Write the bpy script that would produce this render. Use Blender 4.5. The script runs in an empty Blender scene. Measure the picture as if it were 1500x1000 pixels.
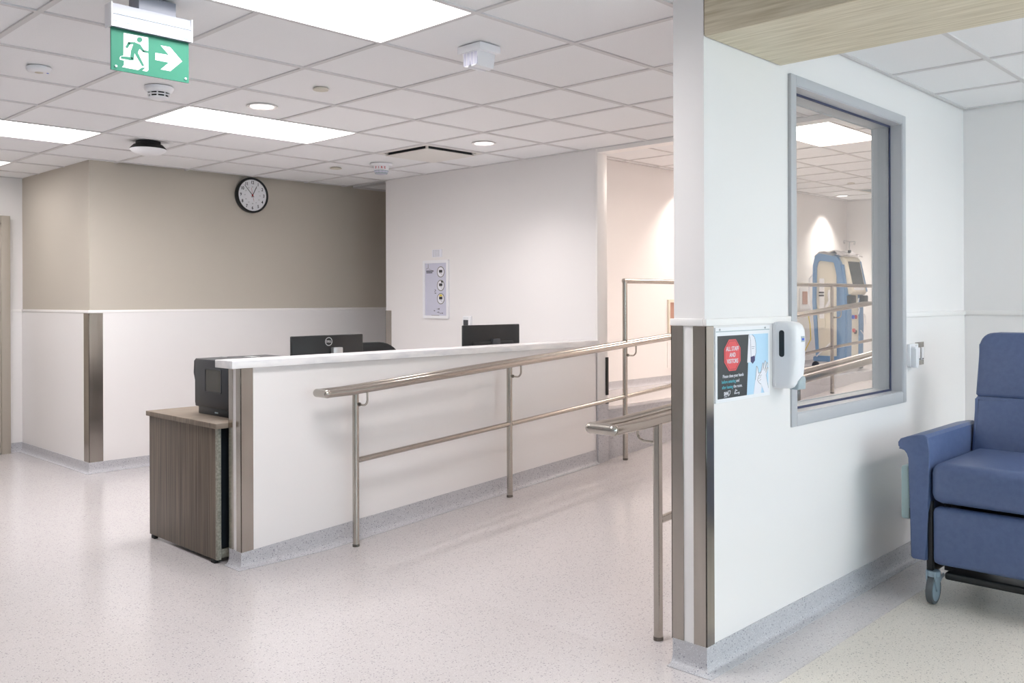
import bpy, bmesh, math, random
from mathutils import Vector, Matrix
random.seed(7)
PI = math.pi
scene = bpy.context.scene
C = scene.collection

# ------------------------------------------------------------------ camera, world, exposure
YAW, ROLL = 0.7669, 0.0035
fwd = Vector((math.cos(YAW), math.sin(YAW), 0)); r0 = Vector((math.sin(YAW), -math.cos(YAW), 0)); u0 = Vector((0, 0, 1))
cr, sr = math.cos(ROLL), math.sin(ROLL)
Rv = r0*cr - u0*sr; Uv = r0*sr + u0*cr
cd = bpy.data.cameras.new('camera'); cam = bpy.data.objects.new('camera', cd); C.objects.link(cam)
cd.sensor_width = 36; cd.sensor_fit = 'HORIZONTAL'; cd.lens = 1318.9/1500*36
cd.shift_y = -(500-438.6)/1500; cd.clip_start = 0.05
m = Matrix((Rv, Uv, -fwd)).transposed().to_4x4(); m.translation = Vector((0, 0, 1.40)); cam.matrix_world = m
scene.camera = cam
w = bpy.data.worlds.new('World'); scene.world = w; w.use_nodes = True
w.node_tree.nodes['Background'].inputs[0].default_value = (0.70, 0.895, 1.0, 1)
w.node_tree.nodes['Background'].inputs[1].default_value = 4.2
vs = scene.view_settings
vs.view_transform = 'Standard'; vs.look = 'None'; vs.exposure = 0.45; vs.gamma = 1; vs.use_curve_mapping = False
scene.cycles.use_denoising = True
scene.cycles.max_bounces = 10; scene.cycles.diffuse_bounces = 6
LAMP = (1.0, 0.93, 0.91)
TROFFER, UPPER_TROFFER, SPOT = 14.6, 19.0, 85.0

# ------------------------------------------------------------------ materials
def s2l(c):
    return tuple(((v/255)/12.92 if v/255 <= .04045 else ((v/255+.055)/1.055)**2.4) for v in c) + (1,)
MATS = {}
def mat(name, rgb, rough=.5, metal=0, spec=.5, emit=None, estr=0, **k):
    m = bpy.data.materials.new(name); m.use_nodes = True
    b = m.node_tree.nodes['Principled BSDF']
    b.inputs['Base Color'].default_value = s2l(rgb); b.inputs['Roughness'].default_value = rough
    b.inputs['Metallic'].default_value = metal; b.inputs['Specular IOR Level'].default_value = spec
    if emit: b.inputs['Emission Color'].default_value = s2l(emit); b.inputs['Emission Strength'].default_value = estr
    for a, v in k.items(): b.inputs[a.replace('_', ' ')].default_value = v
    MATS[name] = m
    return m
def nodes(m): return m.node_tree.nodes, m.node_tree.links, m.node_tree.nodes['Principled BSDF']
def noise_mat(name, rgb, rgb2, scale, rough=.5, stretch=(1, 1, 1), metal=0, bump=0, detail=4, lo=.35, hi=.65, spec=.5):
    m = mat(name, rgb, rough, metal, spec); n, l, b = nodes(m)
    tc = n.new('ShaderNodeTexCoord'); mp = n.new('ShaderNodeMapping'); mp.inputs['Scale'].default_value = stretch
    t = n.new('ShaderNodeTexNoise'); t.inputs['Scale'].default_value = scale; t.inputs['Detail'].default_value = detail
    r = n.new('ShaderNodeValToRGB'); r.color_ramp.elements[0].position = lo; r.color_ramp.elements[1].position = hi
    r.color_ramp.elements[0].color = s2l(rgb); r.color_ramp.elements[1].color = s2l(rgb2)
    l.new(tc.outputs['Object'], mp.inputs[0]); l.new(mp.outputs[0], t.inputs[0]); l.new(t.outputs[0], r.inputs[0]); l.new(r.outputs[0], b.inputs['Base Color'])
    if bump:
        bp = n.new('ShaderNodeBump'); bp.inputs['Strength'].default_value = bump; bp.inputs['Distance'].default_value = .002
        l.new(t.outputs[0], bp.inputs['Height']); l.new(bp.outputs[0], b.inputs['Normal'])
    return m
def terrazzo(name, rgb, dark, light, rough, scale=88, spec=.5, amount=.30):
    m = mat(name, rgb, rough, 0, spec); n, l, b = nodes(m)
    tc = n.new('ShaderNodeTexCoord')
    col = None
    base = n.new('ShaderNodeTexNoise'); base.inputs['Scale'].default_value = 2.2; l.new(tc.outputs['Object'], base.inputs[0])
    mx0 = n.new('ShaderNodeMixRGB'); mx0.inputs[1].default_value = s2l(rgb); mx0.inputs[2].default_value = s2l([c-5 for c in rgb]); l.new(base.outputs[0], mx0.inputs[0])
    col = mx0.outputs[0]
    for sc, c, am, th in ((scale, dark, amount, .62), (scale*1.7, light, amount, .5), (scale*2.3, dark, amount*.9, .5)):
        v = n.new('ShaderNodeTexVoronoi'); v.inputs['Scale'].default_value = sc; l.new(tc.outputs['Object'], v.inputs['Vector'])
        lt = n.new('ShaderNodeMath'); lt.operation = 'LESS_THAN'; lt.inputs[1].default_value = am; l.new(v.outputs['Distance'], lt.inputs[0])
        sp = n.new('ShaderNodeSeparateColor'); l.new(v.outputs['Color'], sp.inputs[0])
        gt = n.new('ShaderNodeMath'); gt.operation = 'GREATER_THAN'; gt.inputs[1].default_value = th; l.new(sp.outputs[0], gt.inputs[0])
        mu = n.new('ShaderNodeMath'); mu.operation = 'MULTIPLY'; l.new(lt.outputs[0], mu.inputs[0]); l.new(gt.outputs[0], mu.inputs[1])
        m2 = n.new('ShaderNodeMath'); m2.operation = 'MULTIPLY'; m2.inputs[1].default_value = .75; l.new(mu.outputs[0], m2.inputs[0])
        mx = n.new('ShaderNodeMixRGB'); mx.inputs[2].default_value = s2l(c); l.new(m2.outputs[0], mx.inputs[0]); l.new(col, mx.inputs[1]); col = mx.outputs[0]
    l.new(col, b.inputs['Base Color'])
    return m
def wood(name, rgb, rgb2, stretch, scale, rough=.45):
    m = noise_mat(name, rgb, rgb2, scale, rough, stretch, detail=6, lo=.3, hi=.7, spec=.35); return m
mat('white_wall', (238, 235, 234), .55, spec=.3)
mat('white_panel', (240, 237, 236), .22, spec=.45)
mat('white_trim', (244, 241, 239), .35)
mat('greige_wall', (198, 190, 178), .55, spec=.3)
mat('greige_frame', (176, 167, 155), .4)
terrazzo('floor_vinyl', (205, 200, 200), (152, 146, 152), (219, 216, 216), .17, spec=.5)
terrazzo('beige_vinyl', (215, 209, 200), (128, 122, 118), (230, 223, 212), .38, scale=98, amount=.29)
terrazzo('base_vinyl', (196, 195, 199), (110, 110, 126), (226, 226, 230), .35, scale=98)
noise_mat('ceiling_tile', (243, 243, 244), (238, 238, 239), 260, .9, bump=.12, spec=.1)
mat('ceiling_grid', (214, 212, 212), .5)
mat('plenum', (205, 203, 203), .9)
noise_mat('steel', (172, 166, 158), (188, 182, 174), 14, .18, (1, 1, .08), 1, detail=3)
mat('steel_dark', (120, 116, 110), .3, 1)
mat('rail_steel', (184, 178, 170), .22, 1)
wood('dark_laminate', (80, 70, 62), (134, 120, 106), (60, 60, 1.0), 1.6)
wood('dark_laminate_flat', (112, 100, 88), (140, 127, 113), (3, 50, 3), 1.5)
noise_mat('laminate_edge', (128, 126, 116), (160, 158, 146), 90, .5)
noise_mat('light_wood', (200, 189, 163), (227, 218, 196), 3.2, .5, (26, 1.1, 8), detail=8, lo=.32, hi=.62, spec=.3)
noise_mat('light_wood_face', (188, 175, 148), (218, 208, 186), 3.2, .5, (8, 1.1, 26), detail=8, lo=.32, hi=.62, spec=.3)
mat('wood_seam', (120, 112, 92), .8)
noise_mat('marble', (242, 240, 240), (222, 222, 226), 7, .25, (1, 3, 3), detail=8, lo=.45, hi=.75)
mat('black_plastic', (26, 28, 30), .38)
mat('black_matte', (14, 14, 15), .6)
mat('charcoal', (62, 64, 68), .45)
mat('charcoal_dark', (30, 36, 42), .4)
mat('white_plastic', (240, 240, 243), .3)
mat('sign_housing', (132, 135, 146), .4)
mat('grey_plastic', (168, 182, 188), .4)
mat('offwhite', (214, 208, 194), .6)
mat('vent_white', (228, 225, 220), .6)
mat('silver', (196, 198, 200), .3, .7)
mat('frame_grey', (190, 191, 195), .4)
mat('gasket', (62, 68, 96), .5)
mat('screen', (70, 76, 78), .25)
mat('cream', (226, 220, 204), .4)
mat('machine_blue', (112, 148, 188), .4)
noise_mat('chair_vinyl', (84, 100, 138), (90, 106, 144), 40, .42, bump=.05)
mat('mint', (186, 208, 208), .4)
mat('caster_grey', (150, 168, 182), .4)
mat('rubber', (92, 96, 100), .6)
mat('sign_green', (40, 98, 80), .6, spec=.2, emit=(60, 190, 150), estr=.02)
mat('sign_white', (215, 215, 218), .6, spec=.2, emit=(255, 255, 255), estr=.1)
mat('paper', (236, 236, 244), .35)
mat('lilac_paper', (206, 206, 222), .3)
mat('ink', (30, 30, 34), .5)
mat('grey_ink', (128, 126, 122), .5)
mat('poster_black', (58, 62, 64), .3)
mat('poster_red', (226, 88, 92), .35)
mat('poster_red_dark', (120, 40, 48), .35)
mat('poster_cyan', (96, 190, 206), .35)
mat('poster_blue', (186, 220, 244), .3)
mat('navy', (48, 46, 100), .4)
mat('yellow', (226, 200, 40), .4)
mat('red', (196, 60, 64), .4)
mat('blue', (70, 100, 210), .4)
mat('pinkish', (190, 150, 135), .5)
mat('lens', (255, 252, 250), .5, emit=(255, 252, 252), estr=TROFFER)
mat('lens_dim', (255, 252, 250), .5, emit=(255, 252, 252), estr=TROFFER*.38)
mat('lens_upper', (255, 250, 246), .5, emit=(255, 240, 228), estr=UPPER_TROFFER)
mat('lens_can', (255, 252, 250), .5, emit=(255, 247, 242), estr=1.6)
mat('reflector', (240, 238, 236), .3)
mat('can_reflector', (235, 235, 238), .12, 1)
mat('plastic_sheet', (240, 238, 240), .2, Transmission_Weight=.35)
mat('dim_glass', (70, 68, 60), .12)
g = bpy.data.materials.new('window_glass'); g.use_nodes = True; MATS['window_glass'] = g
gn, gl = g.node_tree.nodes, g.node_tree.links; gn.clear()
go = gn.new('ShaderNodeOutputMaterial'); gm = gn.new('ShaderNodeMixShader'); gt_ = gn.new('ShaderNodeBsdfTransparent'); gg = gn.new('ShaderNodeBsdfGlossy'); gf = gn.new('ShaderNodeLayerWeight'); gp = gn.new('ShaderNodeMath'); gp.operation = 'POWER'; gp.inputs[1].default_value = 4.5; ga = gn.new('ShaderNodeMath'); ga.operation = 'MULTIPLY_ADD'; ga.inputs[1].default_value = .9; ga.inputs[2].default_value = .035
gt_.inputs[0].default_value = (.95, .97, .97, 1); gg.inputs['Roughness'].default_value = .01; gf.inputs[0].default_value = .5
gl.new(gf.outputs['Facing'], gp.inputs[0]); gl.new(gp.outputs[0], ga.inputs[0]); gl.new(ga.outputs[0], gm.inputs[0]); gl.new(gt_.outputs[0], gm.inputs[1]); gl.new(gg.outputs[0], gm.inputs[2]); gl.new(gm.outputs[0], go.inputs[0])

# ------------------------------------------------------------------ mesh helpers
ORG = {}
def finish(name, bm, material, parent=None, smooth=True, local=False, angle=40):
    bmesh.ops.recalc_face_normals(bm, faces=bm.faces)
    if parent is not None and not local and ORG.get(parent.name): bmesh.ops.translate(bm, vec=-Vector(ORG[parent.name]), verts=bm.verts)
    if smooth:
        for f in bm.faces: f.smooth = True
        for e in bm.edges:
            if len(e.link_faces) == 2 and e.calc_face_angle(0) > math.radians(angle): e.smooth = False
    me = bpy.data.meshes.new(name); bm.to_mesh(me); bm.free()
    me.materials.append(MATS[material])
    o = bpy.data.objects.new(name, me); C.objects.link(o)
    if parent is not None:
        o.parent = parent; ORG[o.name] = ORG.get(parent.name)
    return o
def box(bm, x0, x1, y0, y1, z0, z1, bev=0, seg=2):
    vs_ = [bm.verts.new((x, y, z)) for z in (z0, z1) for x, y in ((x0, y0), (x1, y0), (x1, y1), (x0, y1))]
    fs = [bm.faces.new([vs_[i] for i in q]) for q in ((3, 2, 1, 0), (4, 5, 6, 7), (0, 1, 5, 4), (1, 2, 6, 5), (2, 3, 7, 6), (3, 0, 4, 7))]
    if bev:
        es = list({e for f in fs for e in f.edges})
        bmesh.ops.bevel(bm, geom=es, offset=bev, segments=seg, affect='EDGES', profile=.5)
    return vs_
def B(*boxes, bev=0, seg=2):
    bm = bmesh.new()
    for b in boxes: box(bm, *b, bev=bev, seg=seg)
    return bm
def tube(bm, pts, r, n=12, cap=True):
    pts = [Vector(p) for p in pts]; rings = []
    prev = None
    for i, p in enumerate(pts):
        t = (pts[min(i+1, len(pts)-1)] - pts[max(i-1, 0)]).normalized()
        if prev is None:
            a = Vector((0, 0, 1)) if abs(t.z) < .9 else Vector((1, 0, 0))
            u = t.cross(a).normalized()
        else: u = (prev - t*prev.dot(t)).normalized()
        prev = u; v = t.cross(u)
        k = 1.0
        if 0 < i < len(pts)-1:
            d1 = (p-pts[i-1]).normalized(); k = 1/max(.5, d1.dot(t))
        rad = r[i] if isinstance(r, (list, tuple)) else r
        rings.append([bm.verts.new(p + (u*math.cos(2*PI*j/n) + v*math.sin(2*PI*j/n))*rad*(k if k < 1.5 else 1.5)) for j in range(n)])
    for a, b in zip(rings, rings[1:]):
        for j in range(n): bm.faces.new((a[j], a[(j+1) % n], b[(j+1) % n], b[j]))
    if cap:
        bm.faces.new(rings[0][::-1]); bm.faces.new(rings[-1])
def arc_pts(c, r, a0, a1, n, u, v):
    c, u, v = Vector(c), Vector(u), Vector(v)
    return [c + u*(r*math.cos(a0+(a1-a0)*i/n)) + v*(r*math.sin(a0+(a1-a0)*i/n)) for i in range(n+1)]
def lathe(bm, prof, center, axis='z', n=28, sgn=1):
    """prof: list of (radius, height along axis)"""
    c = Vector(center); rings = []
    ax = {'x': (Vector((0, 1, 0)), Vector((0, 0, 1)), Vector((1, 0, 0))), 'y': (Vector((1, 0, 0)), Vector((0, 0, 1)), Vector((0, 1, 0))), 'z': (Vector((1, 0, 0)), Vector((0, 1, 0)), Vector((0, 0, 1)))}[axis]
    for r, h in prof:
        if r < 1e-6: rings.append([bm.verts.new(c + ax[2]*h*sgn)])
        else: rings.append([bm.verts.new(c + ax[0]*r*math.cos(2*PI*j/n) + ax[1]*r*math.sin(2*PI*j/n) + ax[2]*h*sgn) for j in range(n)])
    for a, b in zip(rings, rings[1:]):
        for j in range(n):
            k = (j+1) % n
            if len(a) == 1 and len(b) > 1: bm.faces.new((a[0], b[j], b[k]))
            elif len(b) == 1 and len(a) > 1: bm.faces.new((a[j], a[k], b[0]))
            elif len(a) > 1: bm.faces.new((a[j], a[k], b[k], b[j]))
def prism(bm, poly, P, w0, w1, bev=0, seg=3):
    """poly in 2D; P(u, v, w) -> world"""
    a = [bm.verts.new(P(u, v, w0)) for u, v in poly]; b = [bm.verts.new(P(u, v, w1)) for u, v in poly]
    f0 = bm.faces.new(a[::-1]); f1 = bm.faces.new(b); n = len(poly)
    for i in range(n): bm.faces.new((a[i], a[(i+1) % n], b[(i+1) % n], b[i]))
    if bev:
        es = list(f1.edges) + list(f0.edges)
        bmesh.ops.bevel(bm, geom=es, offset=bev, segments=seg, affect='EDGES', profile=.5)
def rrect(x0, x1, y0, y1, r, n=5):
    out = []
    for cx, cy, a in ((x1-r, y0+r, -PI/2), (x1-r, y1-r, 0), (x0+r, y1-r, PI/2), (x0+r, y0+r, PI)):
        for i in range(n+1): out.append((cx+r*math.cos(a+PI/2*i/n), cy+r*math.sin(a+PI/2*i/n)))
    return out
def ell(cx, cy, rx, ry, n=28): return [(cx+rx*math.cos(2*PI*i/n), cy+ry*math.sin(2*PI*i/n)) for i in range(n)]
class Fr:
    """flat frame: origin, right axis, normal (towards viewer)"""
    def __init__(s, o, right, normal, up=None):
        s.o, s.r, s.n = Vector(o), Vector(right).normalized(), Vector(normal).normalized()
        s.u = Vector(up).normalized() if up else Vector((0, 0, 1))
    def P(s, u, v, w=0): return s.o + s.r*u + s.u*v + s.n*w
    def poly(s, polys, w0, w1):
        bm = bmesh.new()
        for p in polys: prism(bm, p, s.P, w0, w1)
        return bm
    def ring(s, outer, inner, w0, w1):
        bm = bmesh.new(); n = len(outer)
        L = [[bm.verts.new(s.P(u, v, w_)) for u, v in q] for q in (outer, inner) for w_ in (w0, w1)]
        for a, b in ((0, 1), (1, 3), (3, 2), (2, 0)):
            for i in range(n): bm.faces.new((L[a][i], L[a][(i+1) % n], L[b][(i+1) % n], L[b][i]))
        return bm
    def strokes(s, lines, r, w):
        bm = bmesh.new()
        for ln in lines:
            for (a, b), (c, d) in zip(ln, ln[1:]):
                L = math.hypot(c-a, d-b)
                if L < 1e-6: continue
                tx, ty = (c-a)/L, (d-b)/L; nx, ny = -ty*r, tx*r
                a2, b2, c2, d2 = a-tx*r*.6, b-ty*r*.6, c+tx*r*.6, d+ty*r*.6
                prism(bm, [(a2+nx, b2+ny), (a2-nx, b2-ny), (c2-nx, d2-ny), (c2+nx, d2+ny)], s.P, w-.0006, w)
        return bm
    def text(s, body, size, u, v, w, xs=1.0, align='CENTER', bold=.0):
        cu = bpy.data.curves.new('t', 'FONT'); cu.body = body; cu.size = size; cu.align_x = align; cu.align_y = 'CENTER'; cu.extrude = .0004; cu.offset = bold; cu.resolution_u = 3
        o = bpy.data.objects.new('t', cu); C.objects.link(o); bpy.context.view_layer.update()
        me = bpy.data.meshes.new_from_object(o.evaluated_get(bpy.context.evaluated_depsgraph_get()))
        bpy.data.objects.remove(o); bpy.data.curves.remove(cu)
        bm = bmesh.new(); bm.from_mesh(me); bpy.data.meshes.remove(me)
        for vv in bm.verts: vv.co = s.P(u + vv.co.x*xs, v + vv.co.y, w + vv.co.z)
        return bm
def thing(name, label, cat, loc, group=None, rotz=0, kind=None):
    o = bpy.data.objects.new(name, None); C.objects.link(o); o.location = loc; o.rotation_euler = (0, 0, rotz); o.empty_display_size = .1
    o['label'] = label; o['category'] = cat
    if group: o['group'] = group
    ORG[o.name] = tuple(loc)
    return o
def tag(o, label, cat, group=None):
    o['label'] = label; o['category'] = cat
    if group: o['group'] = group
    return o
def struct(o): o['kind'] = 'structure'; return o
def S(name, bm, m_, **k): return struct(finish(name, bm, m_, **k))
def dup(o, parent, loc):
    c = o.copy(); C.objects.link(c); c.parent = parent; c.location = loc; return c

# ------------------------------------------------------------------ dimensions
CEIL = 2.542; UPC = 2.865; DADO = 1.325
RX0, RS = 2.9, 0.063
def ramp(x): return min(max(0, (x-RX0)*RS), .45)
RX1 = RX0+.45/RS
XE = 5.37; WX0, WX1 = 2.93, 13.36

# ------------------------------------------------------------------ setting: floors
fl = S('floor', B((-4.1, 6.75, -4.6, 9.3, -.1, 0)), 'floor_vinyl')
S('floor_treatment_bay', B((2.93, 5.85, -4.4, 1.58, -.05, .0015)), 'beige_vinyl')
bm = bmesh.new()
prism(bm, [(RX0, -.04), (RX0, 0), (RX1, .45), (WX1, .45), (WX1, -.04)], lambda u, v, w_: Vector((u, w_, v)), 1.95, 4.285)
S('floor_ramp', bm, 'floor_vinyl')
S('floor_upper', B((5.42, WX1, 4.3, 5.82, .3, .45), (11, WX1, 4.0, 4.4, .3, .4499)), 'floor_vinyl')
S('trim_ramp_curb', B((5.40, 11.0, 4.28, 4.40, 0, .55), bev=.004), 'base_vinyl')

# ------------------------------------------------------------------ setting: walls
def cove(name, pts, normals, tops, out=.035):
    """pts: floor polyline on the wall face; normals: one per segment; tops: z of the top edge at each point"""
    bm = bmesh.new(); rows = []
    for i, p in enumerate(pts):
        ns = [Vector(normals[j]+(0,)) for j in (i-1, i) if 0 <= j < len(normals)]
        nn = ns[0] if len(ns) == 1 or ns[0] == ns[-1] else ns[0]+ns[1]
        row = []
        for d, z in ((.0, None), (.005, None), (.005, .045), (.007, .028), (.013, .014), (.022, .006), (out, .0025), (out, -.01)):
            zz = tops[i] if z is None else p[2]+z
            row.append(bm.verts.new((p[0]+nn.x*d, p[1]+nn.y*d, zz)))
        rows.append(row)
    for a, b in zip(rows, rows[1:]):
        for j in range(len(a)-1): bm.faces.new((a[j], a[j+1], b[j+1], b[j]))
    return S(name, bm, 'base_vinyl', angle=50)
def panel(parent, b, name='wall_panel', m_='white_panel'): return finish(name, B(b, bev=.0015, seg=1), m_, parent)
def guard(parent, bm): return finish('corner_guard', bm, 'steel', parent)
# clock wall block (greige above the dado)
wf = S('wall_far', B((2.885, 6.6, 7.548, 9.3, 0, 2.69)), 'greige_wall')
panel(wf, (2.88, 6.6, 7.542, 7.549, .07, DADO-.02))
panel(wf, (2.879, 2.886, 7.544, 9.128, .07, DADO-.02))
finish('dado_rail', B((2.874, 6.6, 7.538, 7.549, DADO-.022, DADO), (2.874, 2.886, 7.5495, 9.128, DADO-.022, DADO), bev=.002), 'white_trim', wf)
guard(wf, B((2.8755, 2.988, 7.5385, 7.543, .085, DADO-.024), (2.8755, 2.880, 7.5385, 7.648, .085, DADO-.024), bev=.001, seg=1))
cove('baseboard_far', [(2.879, 9.126, 0), (2.879, 7.542, 0), (6.6, 7.542, 0)], [(-1, 0), (0, -1)], [.088]*3)
# far white wall with door
wl = S('wall_left', B((-4, 2.885, 9.132, 9.3, 0, 2.69)), 'white_wall')
panel(wl, (2.775, 2.879, 9.126, 9.133, .07, DADO-.02)); panel(wl, (-4, 1.62, 9.126, 9.133, .07, DADO-.02))
finish('dado_rail', B((2.775, 2.874, 9.120, 9.133, DADO-.022, DADO), (-4, 1.62, 9.120, 9.133, DADO-.022, DADO), bev=.002), 'white_trim', wl)
cove('baseboard_left', [(2.765, 9.126, 0), (2.879, 9.126, 0)], [(0, -1)], [.088]*2)
dr = S('door_1', B((1.70, 2.69, 9.10, 9.135, .01, 2.12)), 'greige_frame')
finish('door_frame', B((2.69, 2.765, 9.075, 9.15, 0, 2.185), (1.62, 1.70, 9.075, 9.15, 0, 2.185), (1.70, 2.69, 9.075, 9.15, 2.12, 2.185), bev=.003), 'greige_frame', dr)
bm = bmesh.new(); tube(bm, [(1.80, 9.10, 1.0), (1.80, 9.05, 1.0), (1.92, 9.05, 1.0)], .01); finish('door_handle', bm, 'steel', dr)
# poster wall
wp = S('wall_partition', B((5.38, 5.49, 4.285, 6.86, 0, 2.69)), 'white_wall')
finish('jamb_trim', B((5.368, 5.488, 4.272, 4.287, .62, 2.541), bev=.002), 'white_trim', wp)
finish('jamb_base', B((5.362, 5.488, 4.262, 4.287, .1, .60), bev=.003), 'base_vinyl', wp)
guard(wp, B((5.3755, 5.381, 6.78, 6.864, .085, 1.30), (5.3755, 5.47, 6.8595, 6.864, .085, 1.30)))
S('wall_alcove', B((6.6, 6.7, 5.82, 9.3, 0, 2.9)), 'greige_wall')
S('trim_header', B((5.37, 5.49, 1.957, 4.285, 2.513, 2.9)), 'white_trim')
# window wall
WA0, WA1, WB0, WB1 = 3.645, 4.842, .905, 2.318
ww = S('wall_window', B((WX0, WA0, 1.822, 1.957, 0, 2.9), (WA1, WX1, 1.822, 1.957, 0, 2.9), (WA0, WA1, 1.822, 1.957, 0, WB0), (WA0, WA1, 1.822, 1.957, WB1, 2.9)), 'white_wall')
bm = bmesh.new(); prism(bm, [(WX0-.004, .07), (5.85, .07), (5.85, DADO-.025), (4.885, DADO-.025), (4.885, .86), (3.606, .86), (3.606, DADO-.025), (WX0-.004, DADO-.025)], lambda u, v, w_: Vector((u, w_, v)), 1.815, 1.823); finish('wall_panel', bm, 'white_panel', ww)
panel(ww, (WX0-.005, WX0+.001, 1.817, 1.962, .07, DADO-.025))
finish('dado_rail', B((WX0-.012, 3.592, 1.806, 1.823, DADO-.027, DADO), (4.89, 5.85, 1.806, 1.823, DADO-.027, DADO), (WX0-.012, WX0+.001, 1.8235, 1.969, DADO-.027, DADO), bev=.003), 'white_trim', ww)
guard(ww, B((WX0-.009, WX0-.0045, 1.8105, 1.868, .095, DADO-.028), (WX0-.009, WX0+.046, 1.8105, 1.8155, .095, DADO-.028), bev=.001, seg=1))
guard(ww, B((WX0-.009, WX0-.0045, 1.912, 1.966, .095, DADO-.028), (WX0-.009, WX0+.046, 1.9615, 1.966, .095, DADO-.028), bev=.001, seg=1))
cove('baseboard_window', [(WX0-.005, 1.962, 0), (WX0-.005, 1.815, 0), (5.85, 1.815, 0)], [(-1, 0), (0, -1)], [.098]*3, .045)
wr = S('wall_right', B((5.855, 6.0, -4.5, 1.822, 0, 2.69)), 'white_wall')
panel(wr, (5.848, 5.856, .62, 1.815, .07, DADO-.025)); panel(wr, (5.848, 5.856, -.6, .617, .07, DADO-.025)); panel(wr, (5.848, 5.856, -4.5, -.603, .07, DADO-.025))
finish('dado_rail', B((5.838, 5.856, -4.5, 1.806, DADO-.027, DADO), bev=.003), 'white_trim', wr)
cove('baseboard_right', [(5.848, 1.81, 0), (5.848, -4.4, 0)], [(-1, 0)], [.098]*2)
# upper room
wu = S('wall_upper', B((5.49, WX1, 5.825, 5.95, .3, 2.95)), 'white_wall')
cove('baseboard_upper', [(5.49, 5.824, .45), (WX1, 5.824, .45)], [(0, -1)], [.533]*2)
S('wall_upper_end', B((WX1, WX1+.1, 1.9, 5.95, 0, 2.95)), 'white_wall')
# behind the viewer
S('wall_rear', B((-4.1, -4, -4.6, 9.3, 0, 2.69)), 'white_wall')
DX0, DX1, DZ0, DZ1 = -0.6, 5.7, .75, 2.40
wq = S('wall_daylight', B((-4, DX0, -4.6, -4.5, 0, 2.69), (DX1, 6.0, -4.6, -4.5, 0, 2.69), (DX0, DX1, -4.6, -4.5, 0, DZ0), (DX0, DX1, -4.6, -4.5, DZ1, 2.69)), 'white_wall')
wn = S('window_2', B((DX0, DX1, -4.6, -4.5, DZ0, DZ0+.05), (DX0, DX1, -4.6, -4.5, DZ1-.05, DZ1), *[(x-.03, x+.03, -4.6, -4.5, DZ0, DZ1) for x in (DX0+.03, 1.4, 3.5, DX1-.03)]), 'frame_grey')
for a_, b_ in ((DX0+.06, 1.37), (1.43, 3.47), (3.53, DX1-.06)): finish('pane', B((a_, b_, -4.555, -4.549, DZ0+.05, DZ1-.05)), 'window_glass', wn)
pl = bpy.data.lights.new('window_portal', 'AREA'); pl.shape = 'RECTANGLE'; pl.size = DX1-DX0; pl.size_y = DZ1-DZ0; pl.cycles.is_portal = True
po = bpy.data.objects.new('window_portal', pl); C.objects.link(po); po.location = ((DX0+DX1)/2, -4.62, (DZ0+DZ1)/2); po.rotation_euler = (PI/2, 0, 0); po.rotation_euler = (-PI/2, 0, 0); po.rotation_euler = (math.radians(90), 0, PI)

# window in the partition
wd = S('window_1', B((WA0-.05, WA0, 1.806, 1.823, WB0-.055, WB1+.045), (WA1, WA1+.045, 1.806, 1.823, WB0-.055, WB1+.045), (WA0, WA1, 1.806, 1.823, WB1, WB1+.045), (WA0, WA1, 1.806, 1.823, WB0-.055, WB0), bev=.003), 'frame_grey')
finish('reveal', B((WA0-.002, WA0+.004, 1.81, 1.868, WB0, WB1), (WA1-.004, WA1+.002, 1.81, 1.868, WB0, WB1), (WA0, WA1, 1.81, 1.868, WB1-.004, WB1+.002), (WA0, WA1, 1.81, 1.868, WB0-.002, WB0+.004)), 'frame_grey', wd)
def rim(x, z0, y0, y1, t, name, m_): finish(name, B((WA0+x, WA0+x+t, y0, y1, WB0+z0, WB1-z0), (WA1-x-t, WA1-x, y0, y1, WB0+z0, WB1-z0), (WA0+x+t, WA1-x-t, y0, y1, WB1-z0-t, WB1-z0), (WA0+x+t, WA1-x-t, y0, y1, WB0+z0, WB0+z0+t)), m_, wd)
rim(.002, .002, 1.868, 1.874, .012, 'gasket', 'gasket')
rim(.0, .0, 1.876, 1.962, .012, 'back_reveal', 'frame_grey')
rim(-.045, -.045, 1.957, 1.966, .06, 'back_frame', 'frame_grey')
finish('pane', B((WA0+.004, WA1-.004, 1.873, 1.879, WB0+.004, WB1-.004)), 'window_glass', wd)

# wood soffit
sf = S('ceiling_soffit', B((2.933, 3.52, -4.4, 1.822, 2.392, 2.56)), 'wood_seam')
for a_, b_ in ((-4.4, -1.6), (-1.597, 1.8165)):
    finish('plank', B((2.931, 3.5225, a_, b_, 2.382, 2.393), bev=.001, seg=1), 'light_wood', sf)
    finish('plank', B((2.926, 2.9335, a_, b_, 2.3835, 2.5415), bev=.001, seg=1), 'light_wood_face', sf)
    finish('plank', B((3.5195, 3.5225, a_, b_, 2.394, 2.5415), bev=.0005, seg=1), 'light_wood_face', sf)

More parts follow.
